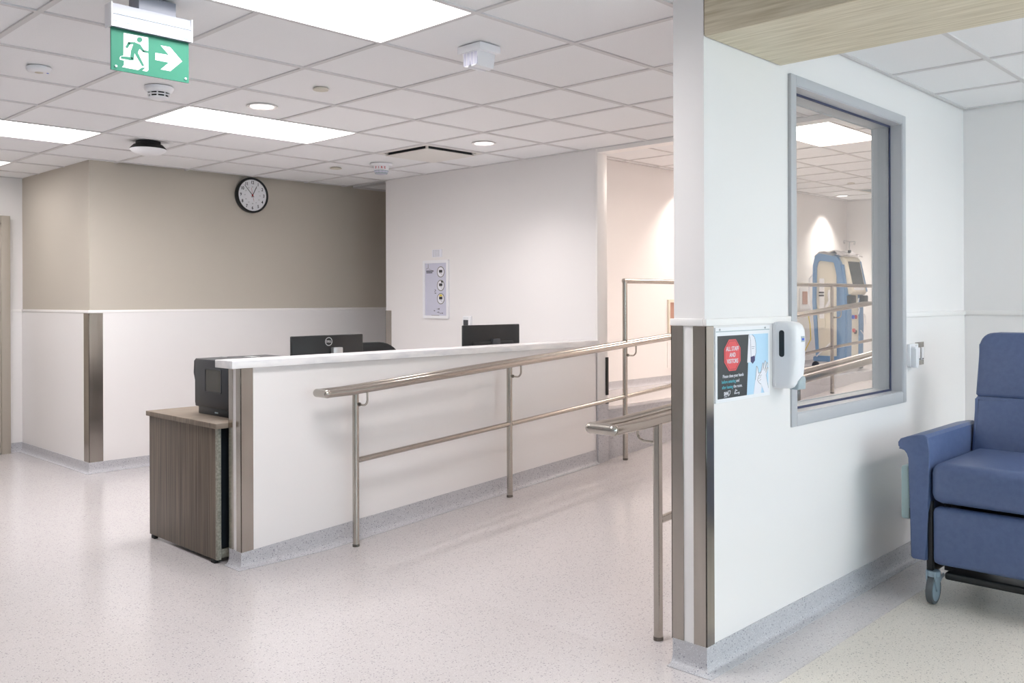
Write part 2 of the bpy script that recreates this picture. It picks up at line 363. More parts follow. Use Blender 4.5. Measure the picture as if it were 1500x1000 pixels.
# ------------------------------------------------------------------ ceilings: tiles + grid
T = .61
def grid_ceiling(name, x0, x1, y0, y1, z, gx, gy, skip, slab, tiles=None, tz=.006):
    cl = S(name, B(slab), 'plenum')
    xs = [gx+T*i for i in range(-40, 40)]; xs = [x0]+[x for x in xs if x0+.03 < x < x1-.03]+[x1]
    ys = [gy+T*i for i in range(-40, 40)]; ys = [y0]+[y for y in ys if y0+.03 < y < y1-.03]+[y1]
    cache = {}
    for a, b in zip(xs, xs[1:]):
        for c, d in zip(ys, ys[1:]):
            cx, cy = (a+b)/2, (c+d)/2
            if any(p[0] < cx < p[1] and p[2] < cy < p[3] for p in skip): continue
            if tiles and not (tiles[0] < cx < tiles[1] and tiles[2] < cy < tiles[3]): continue
            key = (round(b-a, 3), round(d-c, 3))
            if key not in cache:
                hx, hy = key[0]/2-.004, key[1]/2-.004
                cache[key] = finish('ceiling_tile', B((-hx, hx, -hy, hy, 0, .018)), 'ceiling_tile', cl); cache[key].location = (cx, cy, z+tz)
            else: dup(cache[key], cl, (cx, cy, z+tz))
    e = .012
    def segs(lo, hi, blocks):
        out = [(lo, hi)]
        for p, q in blocks:
            out = [s for (a, b) in out for s in ((a, min(b, p)), (max(a, q), b)) if s[1]-s[0] > .02]
        return out
    for x in xs:
        for a, b in segs(y0, y1, [(p[2]+.01, p[3]-.01) for p in skip if p[0]+.03 < x < p[1]-.03]):
            ex = (x, x+.02) if x == x0 else ((x-.02, x) if x == x1 else (x-e, x+e))
            finish('grid_bar', B((ex[0], ex[1], a, b, z-.0005, z+.007)), 'ceiling_grid', cl)
    for y in ys:
        for a, b in segs(x0, x1, [(p[0]+.01, p[1]-.01) for p in skip if p[2]+.03 < y < p[3]-.03]):
            ey = (y, y+.02) if y == y0 else ((y-.02, y) if y == y1 else (y-e, y+e))
            finish('grid_bar', B((a, b, ey[0], ey[1], z-.001, z+.0065)), 'ceiling_grid', cl)
    return cl
GX, GY = 3.097, 3.811
def cell(i, j, ni=1, nj=1): return (GX+T*i, GX+T*(i+ni), GY+T*j, GY+T*(j+nj))
TR = [cell(-3, -2, 2), cell(-1, 2, 2), cell(-3, 4, 2), cell(-3, 7, 2)]
HID = [cell(-7, -2, 2), cell(-7, 2, 2), cell(-7, 6, 2), cell(-7, -6, 2)]
DIFF = cell(2, 2)
grid_ceiling('ceiling', -4, 5.378, 1.371, 9.13, CEIL, GX, GY, TR+HID[:3]+[DIFF, (2.885, 6.6, 7.545, 9.3), (2.93, 6, 1.3, 1.95)], (-4.1, 5.49, 1.371, 9.3, CEIL+.12, CEIL+.16), tiles=(.2, 5.4, 1.3, 9.2))
grid_ceiling('ceiling_alcove', 5.49, 6.6, 6.0, 7.547, CEIL, GX, GY, [], (5.37, 6.7, 5.82, 9.3, CEIL+.12, CEIL+.16))
S('ceiling_hall', B((-4.1, 2.93, -4.6, 1.371, CEIL, CEIL+.16), (-4.1, .2, 1.371, 9.3, CEIL+.004, CEIL+.03)), 'ceiling_tile')
grid_ceiling('ceiling_bay', 3.523, 5.848, -4.5, 1.815, CEIL, 5.30, 1.35, [(4.08, 5.30, -1.09, -.48), (4.08, 5.30, -2.31, -1.70)], (3.4, 6.0, -4.6, 1.822, CEIL+.12, CEIL+.16))
UT = (8.34-2*T, 8.34, 3.285, 3.285+T)
UT_FILL = (8.34+2*T, 8.34+4*T, 3.285, 3.285+T)
UVENT = (8.34+6*T, 8.34+7*T, 3.285+2*T, 3.285+3*T)
grid_ceiling('ceiling_upper', 5.49, WX1, 1.958, 5.824, UPC, 8.34, 3.285, [UT, UT_FILL, UVENT], (5.36, 13.5, 1.9, 5.97, UPC+.12, UPC+.16))

# ------------------------------------------------------------------ ceiling lights
def troffer(c, z, label, lens, group=None):
    x0, x1, y0, y1 = c; e = .012
    t = thing('ceiling_light', label, 'ceiling light', ((x0+x1)/2, (y0+y1)/2, z+.1), group)
    fr = Fr(((x0+x1)/2, (y0+y1)/2, z), (1, 0, 0), (0, 0, -1), (0, 1, 0))
    hx, hy = (x1-x0)/2-e, (y1-y0)/2-e
    finish('housing', B((x0+e, x1-e, y0+e, y1-e, z+.078, z+.11)), 'reflector', t)
    bm = bmesh.new()
    o = [(-hx, -hy), (hx, -hy), (hx, hy), (-hx, hy)]; i_ = [(-hx+.02, -hy+.035), (hx-.02, -hy+.035), (hx-.02, hy-.035), (-hx+.02, hy-.035)]
    A = [bm.verts.new(fr.P(u, v, -.001)) for u, v in o]; D = [bm.verts.new(fr.P(u, v, -.070)) for u, v in i_]; E_ = [bm.verts.new(fr.P(u, v, -.079)) for u, v in o]
    for k in range(4): bm.faces.new((A[k], A[(k+1) % 4], D[(k+1) % 4], D[k])); bm.faces.new((A[k], A[(k+1) % 4], E_[(k+1) % 4], E_[k]))
    finish('reflector', bm, 'reflector', t, smooth=False)
    bm = bmesh.new(); bm.faces.new([bm.verts.new(fr.P(u, v, -.068)) for u, v in i_])
    o_ = finish('lens', bm, lens, t, smooth=False)
    for p in o_.data.polygons:
        if p.normal.z > 0: o_.data.flip_normals()
    return t
for c, lb in zip(TR, ('wide flat white ceiling light panel close to the green exit sign', 'long lit ceiling panel above the reception desk beside a round recessed downlight', 'lit ceiling panel beside the black-backed ceiling disc near the greige wall', 'lit ceiling panel by the white wall with the door')):
    troffer(c, CEIL, lb, 'lens_dim' if 'door' in lb else 'lens')
for c in HID: troffer(c, CEIL-(.03 if c in HID[3:] else 0), 'flat lit ceiling panel over the open hall away from the desk', 'lens', 'ceiling panels of the open hall')
for y_ in (-2.31, -1.09): troffer((4.08, 5.30, y_, y_+T), CEIL, 'unseen lit ceiling panel over the recliner bay', 'lens', 'ceiling panels of the recliner bay')  # the farther panel is out of view, added to lift the bay's light
troffer(UT, UPC, 'lit ceiling panel above the ramp, seen through the window', 'lens_upper')
troffer(UT_FILL, UPC, 'added lit ceiling panel above the top landing of the ramp', 'lens_upper')  # unseen panel, added to brighten the upper room

def downlight(x, y, z, label, power=SPOT, r=.078, tone=LAMP, cone=105):
    t = thing('downlight', label, 'downlight', (x, y, z), None)
    bm = bmesh.new(); lathe(bm, [(r+.012, .0), (r+.012, -.004), (r, -.004), (r, 0), (r*.9, .012)], (x, y, z)); finish('trim_ring', bm, 'white_trim', t)
    bm = bmesh.new(); lathe(bm, [(r, -.002), (r*.92, .004), (r*.8, .0055)], (x, y, z)); finish('reflector', bm, 'can_reflector', t)
    bm = bmesh.new(); lathe(bm, [(r*.9, .0), (0, .0)], (x, y, z-.0015)); finish('lamp_lens', bm, 'lens_can', t)
    ld = bpy.data.lights.new('lamp', 'SPOT'); ld.energy = power; ld.color = tone; ld.spot_size = math.radians(cone); ld.spot_blend = 1.0; ld.shadow_soft_size = .04
    lo = bpy.data.objects.new('lamp', ld); C.objects.link(lo); lo.parent = t; lo.location = (0, 0, -.03)
downlight(2.802, 4.74, CEIL, 'round recessed downlight between ceiling light panel and sprinkler cover', SPOT*.2)
downlight(4.603, 4.715, CEIL, 'round recessed downlight beside the square air diffuser', SPOT*.28, cone=135)
downlight(12.55, 5.53, UPC, 'small recessed downlight over the dialysis machine', SPOT*1.3, tone=(1, .9, .82))
downlight(8.85, 5.53, UPC, 'recessed downlight over the steel supply box in the upper room', SPOT*.9, tone=(1, .9, .82))
downlight(7.0, 2.6, UPC, 'recessed downlight over the ramp just past the opening', SPOT*.8, tone=(1, .9, .82))
downlight(10.4, 2.6, UPC, 'recessed downlight over the top landing of the ramp', SPOT*.8, tone=(1, .9, .82))

# ------------------------------------------------------------------ ceiling fittings
x0, x1, y0, y1 = DIFF; cx, cy = (x0+x1)/2, (y0+y1)/2
t = thing('air_diffuser', 'square ceiling air diffuser with dark slots around a flat plate', 'air vent', (cx, cy, CEIL+.1))
finish('duct_box', B((x0+.012, x1-.012, y0+.012, y1-.012, CEIL+.05, CEIL+.06)), 'charcoal', t)
fr = Fr((cx, cy, CEIL), (1, 0, 0), (0, 0, -1), (0, 1, 0))
def sq(h): return [(-h, -h), (h, -h), (h, h), (-h, h)]
finish('flange', fr.ring(sq(.293), sq(.262), -.004, .001), 'vent_white', t)
finish('duct_side', fr.ring(sq(.285), sq(.263), -.055, -.004), 'charcoal', t)
bm = bmesh.new(); prism(bm, sq(.245), fr.P, .015, .021, bev=.0025); finish('plate', bm, 'vent_white', t)
finish('slot_shade', fr.poly([sq(.232)], -.05, .0155), 'charcoal_dark', t)  # dark block colours in the shade between flange and plate
for a_, b_ in ((-1, -1), (-1, 1), (1, -1), (1, 1)): finish('strut', fr.poly([[(a_*.236-.008, b_*.236-.008), (a_*.236+.008, b_*.236-.008), (a_*.236+.008, b_*.236+.008), (a_*.236-.008, b_*.236+.008)]], -.01, .0152), 'vent_white', t)
x0, x1, y0, y1 = UVENT; cx, cy = (x0+x1)/2, (y0+y1)/2
t = thing('air_vent', 'square ceiling return vent in the upper room', 'air vent', (cx, cy, UPC+.05))
fr = Fr((cx, cy, UPC), (1, 0, 0), (0, 0, -1), (0, 1, 0))
finish('frame', fr.ring(sq(.293), sq(.265), -.02, .001), 'offwhite', t)
for k in range(9): finish('louvre', B((cx-.265, cx+.265, cy-.25+.0625*k-.014, cy-.25+.0625*k+.014, UPC+.003, UPC+.009)), 'grey_plastic', t)
finish('duct_box', B((cx-.29, cx+.29, cy-.29, cy+.29, UPC+.02, UPC+.03)), 'charcoal', t)
for x, y, r, lb in ((2.79, 4.118, .042, 'flat round sprinkler cover in the tile next to the motion sensor'), (4.552, 6.496, .05, 'flat round sprinkler cover beside the fire strobe')):
    bm = bmesh.new(); lathe(bm, [(0, -.008), (r*.97, -.008), (r, -.005), (r, -.001), (r*.8, .004)], (x, y, CEIL)); tag(finish('sprinkler_cover', bm, 'offwhite'), lb, 'sprinkler')
bm = bmesh.new(); lathe(bm, [(0, -.005), (.045, -.005), (.046, .004)], (11.27, 4.85, UPC)); tag(finish('sprinkler_cover', bm, 'offwhite'), 'flat round sprinkler cover on the upper room ceiling', 'sprinkler')
# small white disc
x, y = 1.569, 4.72
t = thing('wireless_access_point', 'round white wireless access disc with a tiny light on the ceiling', 'access point', (x, y, CEIL))
bm = bmesh.new(); lathe(bm, [(0, -.024), (.04, -.024), (.052, -.019), (.057, -.010), (.057, -.002), (.05, .004)], (x, y, CEIL)); finish('cover', bm, 'white_plastic', t)
bm = bmesh.new(); lathe(bm, [(0, -.0255), (.018, -.0255), (.021, -.023)], (x, y, CEIL)); finish('badge', bm, 'offwhite', t)
bm = bmesh.new(); lathe(bm, [(0, -.0255), (.005, -.0255), (.005, -.020)], (x+.034, y-.016, CEIL)); finish('status_light', bm, 'blue', t)
# smoke detector
x, y = 2.165, 4.71
t = thing('smoke_detector', 'white round smoke detector with dark vent slots below the exit sign', 'smoke detector', (x, y, CEIL))
bm = bmesh.new(); lathe(bm, [(.075, .002), (.075, -.008), (.068, -.022), (.056, -.03)], (x, y, CEIL)); finish('base', bm, 'white_plastic', t)
bm = bmesh.new(); lathe(bm, [(.046, -.028), (.046, -.056)], (x, y, CEIL)); finish('vent_core', bm, 'black_matte', t)
bm = bmesh.new(); lathe(bm, [(.056, -.037), (.058, -.041), (.054, -.044), (.047, -.041)], (x, y, CEIL)); finish('vent_ring', bm, 'white_plastic', t)
bm = bmesh.new(); lathe(bm, [(0, -.066), (.03, -.065), (.047, -.058), (.05, -.052), (.046, -.050)], (x, y, CEIL)); finish('cap', bm, 'white_plastic', t)
for k in range(8):
    a = k*PI/4+.2; bm = bmesh.new(); tube(bm, [(x+.051*math.cos(a), y+.051*math.sin(a), CEIL-.028), (x+.049*math.cos(a), y+.049*math.sin(a), CEIL-.055)], .004, 6); finish('rib', bm, 'white_plastic', t)
# black backed disc
x, y = 2.852, 6.38
t = thing('ceiling_speaker', 'white domed disc on a black bracket on the ceiling near the greige corner', 'speaker', (x, y, CEIL))
bm = bmesh.new(); lathe(bm, [(.085, .002), (.085, -.018), (.10, -.022), (.122, -.045), (.124, -.052), (0, -.052)], (x, y, CEIL), n=36); finish('bracket', bm, 'black_matte', t)
bm = bmesh.new(); lathe(bm, [(0, -.098), (.05, -.094), (.09, -.084), (.115, -.068), (.1245, -.054), (.118, -.048)], (x, y, CEIL), n=36); finish('dome', bm, 'white_plastic', t)
# fire strobe
x, y = 4.69, 6.04
t = thing('fire_strobe', 'white ceiling strobe lettered FIRE with a clear lens', 'fire alarm', (x, y, CEIL))
bm = bmesh.new(); lathe(bm, [(.093, .002), (.093, -.01), (.086, -.016), (0, -.016)], (x, y, CEIL)); finish('mount_plate', bm, 'white_plastic', t)
bm = bmesh.new(); lathe(bm, [(.062, -.015), (.062, -.055), (0, -.055)], (x, y, CEIL)); finish('body', bm, 'white_plastic', t)
bm = bmesh.new(); lathe(bm, [(.058, -.055), (.058, -.068), (.045, -.085), (0, -.09)], (x, y, CEIL)); finish('lens', bm, 'lilac_paper', t)
bm = bmesh.new(); lathe(bm, [(.059, -.052), (.0605, -.058), (.05, -.085), (.046, -.083)], (x, y, CEIL), n=12); finish('lens_cage', bm, 'grey_plastic', t)
# curved lettering around the body facing the entrance
for k, ch in enumerate('FIRE'):
    a = YAW+PI+(k-1.5)*.42
    f2 = Fr((x+.0625*math.cos(a), y+.0625*math.sin(a), CEIL-.036), (-math.sin(a), math.cos(a), 0), (math.cos(a), math.sin(a), 0))
    finish('letter', f2.text(ch, .026, 0, 0, .001, bold=.0006), 'red', t)
# motion sensor
t = thing('motion_sensor', 'white boxy ceiling sensor with a ribbed slanted lens', 'sensor', (2.835, 2.93, CEIL))
finish('base', B((2.77, 2.90, 2.86, 3.01, CEIL-.032, CEIL+.002), bev=.004), 'white_plastic', t)
fr = Fr((2.835, 2.885, CEIL-.032), (0, 1, 0), (1, 0, 0), (0, 0, 1))
bm = bmesh.new(); prism(bm, [(0, .002), (.10, .002), (.085, -.062), (.062, -.066), (.052, -.03), (.042, -.066), (.012, -.062)], fr.P, -.055, .055); finish('lens_housing', bm, 'white_plastic', t)
for k in range(4):
    u0_ = -.046+.024*k
    bm = bmesh.new(); prism(bm, [(u0_, .0), (u0_+.020, .0), (u0_+.020, -.056), (u0_, -.056)], lambda u, v, w_: Vector((2.7795-.0+.012*(-v/.056)*0+w_, 2.89+(u+.046)*.95, CEIL-.034+v)), 0, .004); finish('lens_strip', bm, 'lilac_paper', t)

# ------------------------------------------------------------------ exit sign
ex0, ex1, ey = 1.352, 1.650, 3.33
t = thing('exit_sign', 'green running man exit sign with right arrow hanging from white ceiling bracket', 'exit sign', (1.50, ey, CEIL))
finish('mount_plate', B((1.455, 1.60, ey+.0, ey+.09, 2.483, CEIL), bev=.003), 'sign_housing', t)
fr = Fr((ex0, ey, 2.245), (1, 0, 0), (0, -1, 0)); W = ex1-ex0
bm = bmesh.new()
prism(bm, [(-.004, .143), (-.004, .162), (.002, .166), (.0, .228), (.045, .228), (.05, .19), (.022, .178), (.022, .143)], lambda u, v, w_: Vector((ex0-.003+w_, ey-.014+u, 2.245+v+.012)), 0, W+.008); finish('housing', bm, 'sign_housing', t, angle=20)
finish('groove', B((ex0-.002, ex1+.004, ey-.016, ey-.012, 2.4215, 2.4235), (ex0-.002, ex1+.004, ey-.016, ey-.012, 2.448, 2.450)), 'grey_plastic', t)
for x_ in (ex0-.006, ex1+.003): finish('end_cap', B((x_, x_+.004, ey-.02, ey+.04, 2.400, 2.488), bev=.001), 'white_plastic', t)
finish('sign_panel', fr.poly([[(0, 0), (W, 0), (W, .155), (0, .155)]], -.006, 0), 'sign_green', t)
def G(pts): return [((x-92)/877*W, (1-(y-(305+(x-92)*.214))/(480+(x-92)*-.04))*.152) for x, y in pts]
whites = [G([(228, 365), (497, 418), (497, 570), (497, 598), (497, 790), (480, 806), (432, 795), (470, 762), (425, 762), (385, 790), (210, 758), (230, 735), (232, 682), (190, 674), (182, 655), (195, 632), (225, 628)])]
whites += [G([(640, 507), (748, 527), (888, 690), (750, 800), (640, 780), (735, 703), (578, 672), (578, 592), (737, 618)])]
finish('pictogram', fr.poly(whites, 0, .0008), 'sign_white', t)
man = [G(ell(401, 443, 31, 31, 20)), G([(290, 468), (340, 470), (395, 490), (420, 520), (450, 560), (500, 572), (500, 592), (437, 582), (400, 548), (382, 590), (455, 745), (425, 742), (345, 598), (335, 680), (318, 682), (192, 660), (205, 634), (298, 642), (305, 570), (330, 496), (300, 492), (270, 540), (248, 530), (270, 478)])]
bm = fr.poly(man, .0006, .0014)
bm2 = fr.strokes([G(q) for q in ([(258, 530), (284, 482), (350, 482)], [(400, 505), (445, 574), (492, 582)], [(335, 560), (318, 660), (205, 648)], [(355, 580), (436, 735)])], .0042, .0016)
me_ = bpy.data.meshes.new('tmp'); bm2.to_mesh(me_); bm2.free(); bm.from_mesh(me_); bpy.data.meshes.remove(me_)
finish('running_man', bm, 'sign_green', t)
for px, py in ((143, 750), (928, 890)):
    u, v = G([(px, py)])[0]; bm = bmesh.new(); lathe(bm, [(0, .004), (.004, .003), (.005, 0)], (ex0+u, ey-.001, 2.245+v), 'y', 12, -1); finish('screw', bm, 'silver', t)
finish('maker_mark', fr.strokes([[(W-.030, .1625), (W-.026, .1645), (W-.022, .1625), (W-.018, .1645), (W-.014, .1625), (W-.010, .164)]], .0011, .0187), 'blue', t)

# ------------------------------------------------------------------ clock
t = thing('wall_clock', 'round black-rimmed wall clock with white dial on the greige wall', 'clock', (4.336, 7.544, 2.376))
c0 = (4.336, 7.547, 2.373); R = .163
bm = bmesh.new(); lathe(bm, [(R*.98, 0), (R, .01), (R, .042), (R*.97, .05), (R*.9, .048), (R*.885, .036), (0, .034)], c0, 'y', 48, -1); finish('case', bm, 'black_plastic', t)
bm = bmesh.new(); lathe(bm, [(R*.885, .0365), (0, .0365)], c0, 'y', 48, -1); finish('dial', bm, 'white_plastic', t)
fr = Fr((c0[0], c0[1]-.037, c0[2]), (1, 0, 0), (0, -1, 0))
for k in range(1, 13):
    a = PI/2-k*PI/6; finish('numeral', fr.text(str(k), .040, R*.72*math.cos(a), R*.72*math.sin(a), .0005, xs=.85, bold=.0008), 'ink', t)
    finish('small_numeral', fr.text(str(k+12), .014, R*.47*math.cos(a), R*.47*math.sin(a), .0005), 'grey_ink', t)
def hand(a, L, b, wd_, w_, m_, n):
    d = Vector((math.cos(a), math.sin(a))); p = Vector((-d.y, d.x))*wd_
    q = [(-d*b+p), (-d*b-p), (d*L-p*.7), (d*L+p*.7)]; finish(n, fr.poly([[(v.x, v.y) for v in q]], w_, w_+.001), m_, t)
hand(PI/2-53/60*2*PI, R*.74, R*.13, .0026, .003, 'ink', 'minute_hand'); hand(PI/2-(12.88/12)*2*PI, R*.58, R*.13, .0032, .0045, 'ink', 'hour_hand'); hand(PI/2-28/60*2*PI, R*.36, R*.42, .0009, .006, 'red', 'second_hand')
bm = bmesh.new(); lathe(bm, [(0, .008), (.007, .006), (.007, 0)], (c0[0], c0[1]-.037, c0[2]), 'y', 14, -1); finish('hub', bm, 'red', t)

# ------------------------------------------------------------------ poster wall items (face X = 5.38, viewer's right is -Y)
PW = 5.38
fr = Fr((PW, 6.30, 1.232), (0, -1, 0), (-1, 0, 0)); W, Hh = .345, .525
t = thing('wall_poster', 'white framed lilac notice with three round device pictures', 'poster', (PW, 6.13, 1.232))
finish('frame', fr.ring(rrect(0, W, 0, Hh, .012), rrect(.026, W-.026, .026, Hh-.026, .004), 0, .018), 'white_plastic', t)
finish('sheet', fr.poly([[(.02, .02), (W-.02, .02), (W-.02, Hh-.02), (.02, Hh-.02)]], .001, .009), 'lilac_paper', t)
for k, vy in enumerate((.418, .297, .178)):
    bx_ = .238
    o_ = finish('picture_ring', fr.ring(ell(bx_, vy, .050, .050), ell(bx_, vy, .043, .043), .009, .0105), 'grey_ink', t)
    finish('picture_disc', fr.poly([ell(bx_, vy, .043, .043)], .009, .0098), 'paper', t)
    finish('picture_device', fr.poly([[(bx_-.022, vy-.006), (bx_+.022, vy-.006), (bx_+.022, vy+.018), (bx_-.022, vy+.018)]] + ([ell(bx_+.018, vy+.034, .014, .011, 12)] if k == 1 else []), .0098, .0104), 'ink', t)
    finish('picture_screen', fr.poly([[(bx_-.014, vy-.002), (bx_-.002, vy-.002), (bx_-.002, vy+.012), (bx_-.014, vy+.012)], [(bx_+.002, vy-.002), (bx_+.014, vy-.002), (bx_+.014, vy+.012), (bx_+.002, vy+.012)]], .0104, .0107), 'charcoal', t)
    finish('caption', fr.poly([[(bx_-.015, vy-.014), (bx_+.018, vy-.014), (bx_+.018, vy-.011), (bx_-.015, vy-.011)], [(bx_+.002, vy-.026), (bx_+.026, vy-.026), (bx_+.026, vy-.0235), (bx_+.002, vy-.0235)]], .0098, .0104), 'grey_ink', t)
finish('picture_flag', fr.poly([[(.214, .199), (.262, .199), (.258, .208), (.246, .217), (.23, .217), (.218, .208)]], .0098, .0104), 'yellow', t)
finish('heading', fr.poly([[(.04, .424), (.14, .424), (.14, .433), (.04, .433)], [(.04, .410), (.125, .410), (.125, .418), (.04, .418)]], .009, .0096), 'ink', t)
finish('skyline', fr.strokes([[(.045, .438), (.045, .455), (.055, .455), (.055, .448), (.066, .462), (.066, .492), (.068, .492), (.068, .462), (.078, .445), (.10, .442), (.115, .438)]], .0012, .0098), 'grey_ink', t)
dots = [(.158, .242), (.168, .25), (.162, .258), (.160, .228), (.172, .228), (.19, .085), (.208, .087), (.213, .081), (.215, .09), (.193, .056), (.208, .058), (.214, .051), (.147, .07), (.155, .07), (.236, .047), (.252, .048), (.262, .048)]
finish('small_symbol', fr.poly([ell(u, v, .005, .004, 8) for u, v in dots], .009, .0096), 'ink', t)
finish('footer_line', fr.poly([[(.11, .022+.004), (.215, .026), (.215, .030), (.11, .030)]], .009, .0096), 'grey_ink', t)
fr = Fr((PW, 6.183, 1.785), (0, -1, 0), (-1, 0, 0))
t = thing('wall_notice', 'small white card of printed symbols above the framed notice', 'notice', (PW, 6.118, 1.785))
finish('card', fr.poly([[(0, 0), (.13, 0), (.13, .068), (0, .068)]], 0, .006), 'paper', t)
finish('print', fr.poly([[(.012+.024*i, .008+.0125*j), (.027+.024*i, .008+.0125*j), (.027+.024*i, .0115+.0125*j), (.012+.024*i, .0115+.0125*j)] for i in range(4) for j in range(5)], .006, .0065), 'grey_ink', t)
t = thing('thermostat', 'white wall thermostat with dark display above the desk monitor', 'thermostat', (PW, 5.715, 1.14))
finish('body', B((PW-.024, PW, 5.665, 5.762, 1.135, 1.258), bev=.004), 'white_plastic', t)
finish('display', B((PW-.0255, PW-.023, 5.69, 5.75, 1.165, 1.225)), 'charcoal', t)
for k in range(3): finish('button', B((PW-.0255, PW-.023, 5.69+.022*k, 5.70+.022*k, 1.237, 1.243)), 'grey_plastic', t)
t = thing('door_bumper', 'narrow black strip on the end of the white partition beside the ramp', 'bumper', (5.47, 4.27, .66))
finish('strip', B((5.462, 5.492, 4.264, 4.273, .665, .955), bev=.002), 'black_plastic', t)
finish('end_clip', B((5.462, 5.492, 4.264, 4.273, .595, .612), bev=.002), 'black_plastic', t)

# ------------------------------------------------------------------ reception desk
t = thing('reception_desk', 'white reception desk with pale marble ledge and steel corner guards', 'desk', (2.41, 4.285, 0))
edge = lambda x: .087+(x-2.465)*.0594
bm = bmesh.new(); prism(bm, [(2.408, 0), (5.365, ramp(5.365)), (5.365, 1.048), (2.408, 1.048)], lambda u, v, w_: Vector((u, w_, v)), 4.288, 4.40); finish('core', bm, 'white_panel', t)
for a_, b_ in ((2.404, 5.36),):
    bm = bmesh.new(); prism(bm, [(a_, edge(a_)-.01), (b_, edge(b_)-.01), (b_, 1.044), (a_, 1.044)], lambda u, v, w_: Vector((u, w_, v)), 4.282, 4.29); finish('front_panel', bm, 'white_panel', t)
finish('end_panel', B((2.402, 2.41, 4.284, 4.402, .08, 1.044)), 'white_panel', t)
bm = bmesh.new(); box(bm, 2.335, 5.366, 4.252, 4.432, 1.047, 1.088, bev=.003); finish('ledge', bm, 'marble', t)
finish('corner_guard', B((2.3975, 2.4022, 4.2775, 4.328, .035, 1.046), (2.3975, 2.47, 4.2775, 4.2822, .035, 1.046), bev=.001, seg=1), 'steel', t)
finish('corner_guard', B((2.3975, 2.4022, 4.362, 4.407, .085, 1.046), (2.3975, 2.46, 4.4022, 4.407, .085, 1.046), bev=.001, seg=1), 'steel', t)
t = thing('work_surface', 'white staff worktop on panel legs behind the reception desk', 'worktop', (4.17, 4.76, 0))
finish('worktop', B((2.98, 5.36, 4.437, 5.12, .715, .745), bev=.003), 'white_panel', t)
finish('panel_leg', B((2.98, 3.01, 4.44, 5.08, 0, .715)), 'white_panel', t); finish('panel_leg', B((5.32, 5.35, 4.44, 5.08, 0, .715)), 'white_panel', t)
xs_ = [2.402]+[2.9+.35*i for i in range(8)]+[5.362]
bmx = cove('baseboard_desk', [(2.402, 4.402, 0)]+[(x, 4.282, ramp(x)) for x in xs_], [(-1, 0)]+[(0, -1)]*(len(xs_)-1), [.088]+[edge(x) for x in xs_])
# cabinet
t = thing('side_cabinet', 'brown striped wood cabinet at the end of the reception desk', 'cabinet', (2.6, 4.85, 0))
finish('top', B((2.332, 2.95, 4.415, 5.262, .722, .75), bev=.002), 'dark_laminate_flat', t)
finish('side_panel', B((2.352, 2.382, 4.462, 5.258, .02, .7205), bev=.001), 'dark_laminate', t)
bm = bmesh.new(); prism(bm, [(2.352, 4.462), (2.352, 4.455), (2.358, 4.4475), (2.376, 4.4475), (2.382, 4.455), (2.382, 4.462)], lambda u, v, w_: Vector((u, v, w_)), .02, .7205); finish('edge_strip', bm, 'laminate_edge', t)
finish('back_panel', B((2.382, 2.95, 4.48, 4.50, .07, .7205)), 'charcoal_dark', t)
finish('side_panel', B((2.92, 2.95, 4.46, 5.258, .02, .7205), bev=.001), 'dark_laminate', t)
finish('front_panel', B((2.384, 2.918, 5.236, 5.256, .07, .715), bev=.001), 'dark_laminate', t)
finish('plinth', B((2.382, 2.92, 4.464, 4.475, .022, .07), bev=.003), 'laminate_edge', t)
for x_ in (2.36, 2.93):
    for y_ in (4.49, 5.21): finish('glide', B((x_-.012, x_+.012, y_-.02, y_+.02, 0, .0205), bev=.003), 'black_matte', t)
# label printer
t = thing('label_printer', 'charcoal label printer with side window on the brown cabinet', 'printer', (2.72, 4.76, .75))
pb = .75
finish('body', B((2.485, 2.955, 4.56, 4.955, pb+.04, pb+.316), bev=.008), 'charcoal', t)
finish('foot_frame', B((2.495, 2.94, 4.575, 4.93, pb, pb+.042), bev=.003), 'charcoal_dark', t)
bm = bmesh.new(); prism(bm, [(4.95, .045), (4.962, .06), (4.962, .19), (4.978, .23), (4.972, .30), (4.95, .316)], lambda u, v, w_: Vector((w_, u, pb+v)), 2.49, 2.95); finish('front_cover', bm, 'charcoal_dark', t)
finish('rear_cover', B((2.487, 2.953, 4.54, 4.562, pb+.03, pb+.31), bev=.003), 'charcoal_dark', t)
fr = Fr((2.485, 4.955, pb), (0, -1, 0), (-1, 0, 0))
finish('window_bezel', fr.ring(rrect(.125, .315, .128, .268, .012), rrect(.133, .307, .136, .260, .009), 0, .004), 'charcoal', t)
finish('window_pane', fr.poly([rrect(.132, .308, .135, .261, .01)], 0, .0015), 'dim_glass', t)
finish('top_latch', B((2.70, 2.76, 4.70, 4.78, pb+.316, pb+.324), (2.62, 2.65, 4.88, 4.91, pb+.316, pb+.321), bev=.002), 'silver', t)
finish('name_plate', B((2.493, 2.496, 4.70, 4.735, pb+.014, pb+.022)), 'grey_plastic', t)

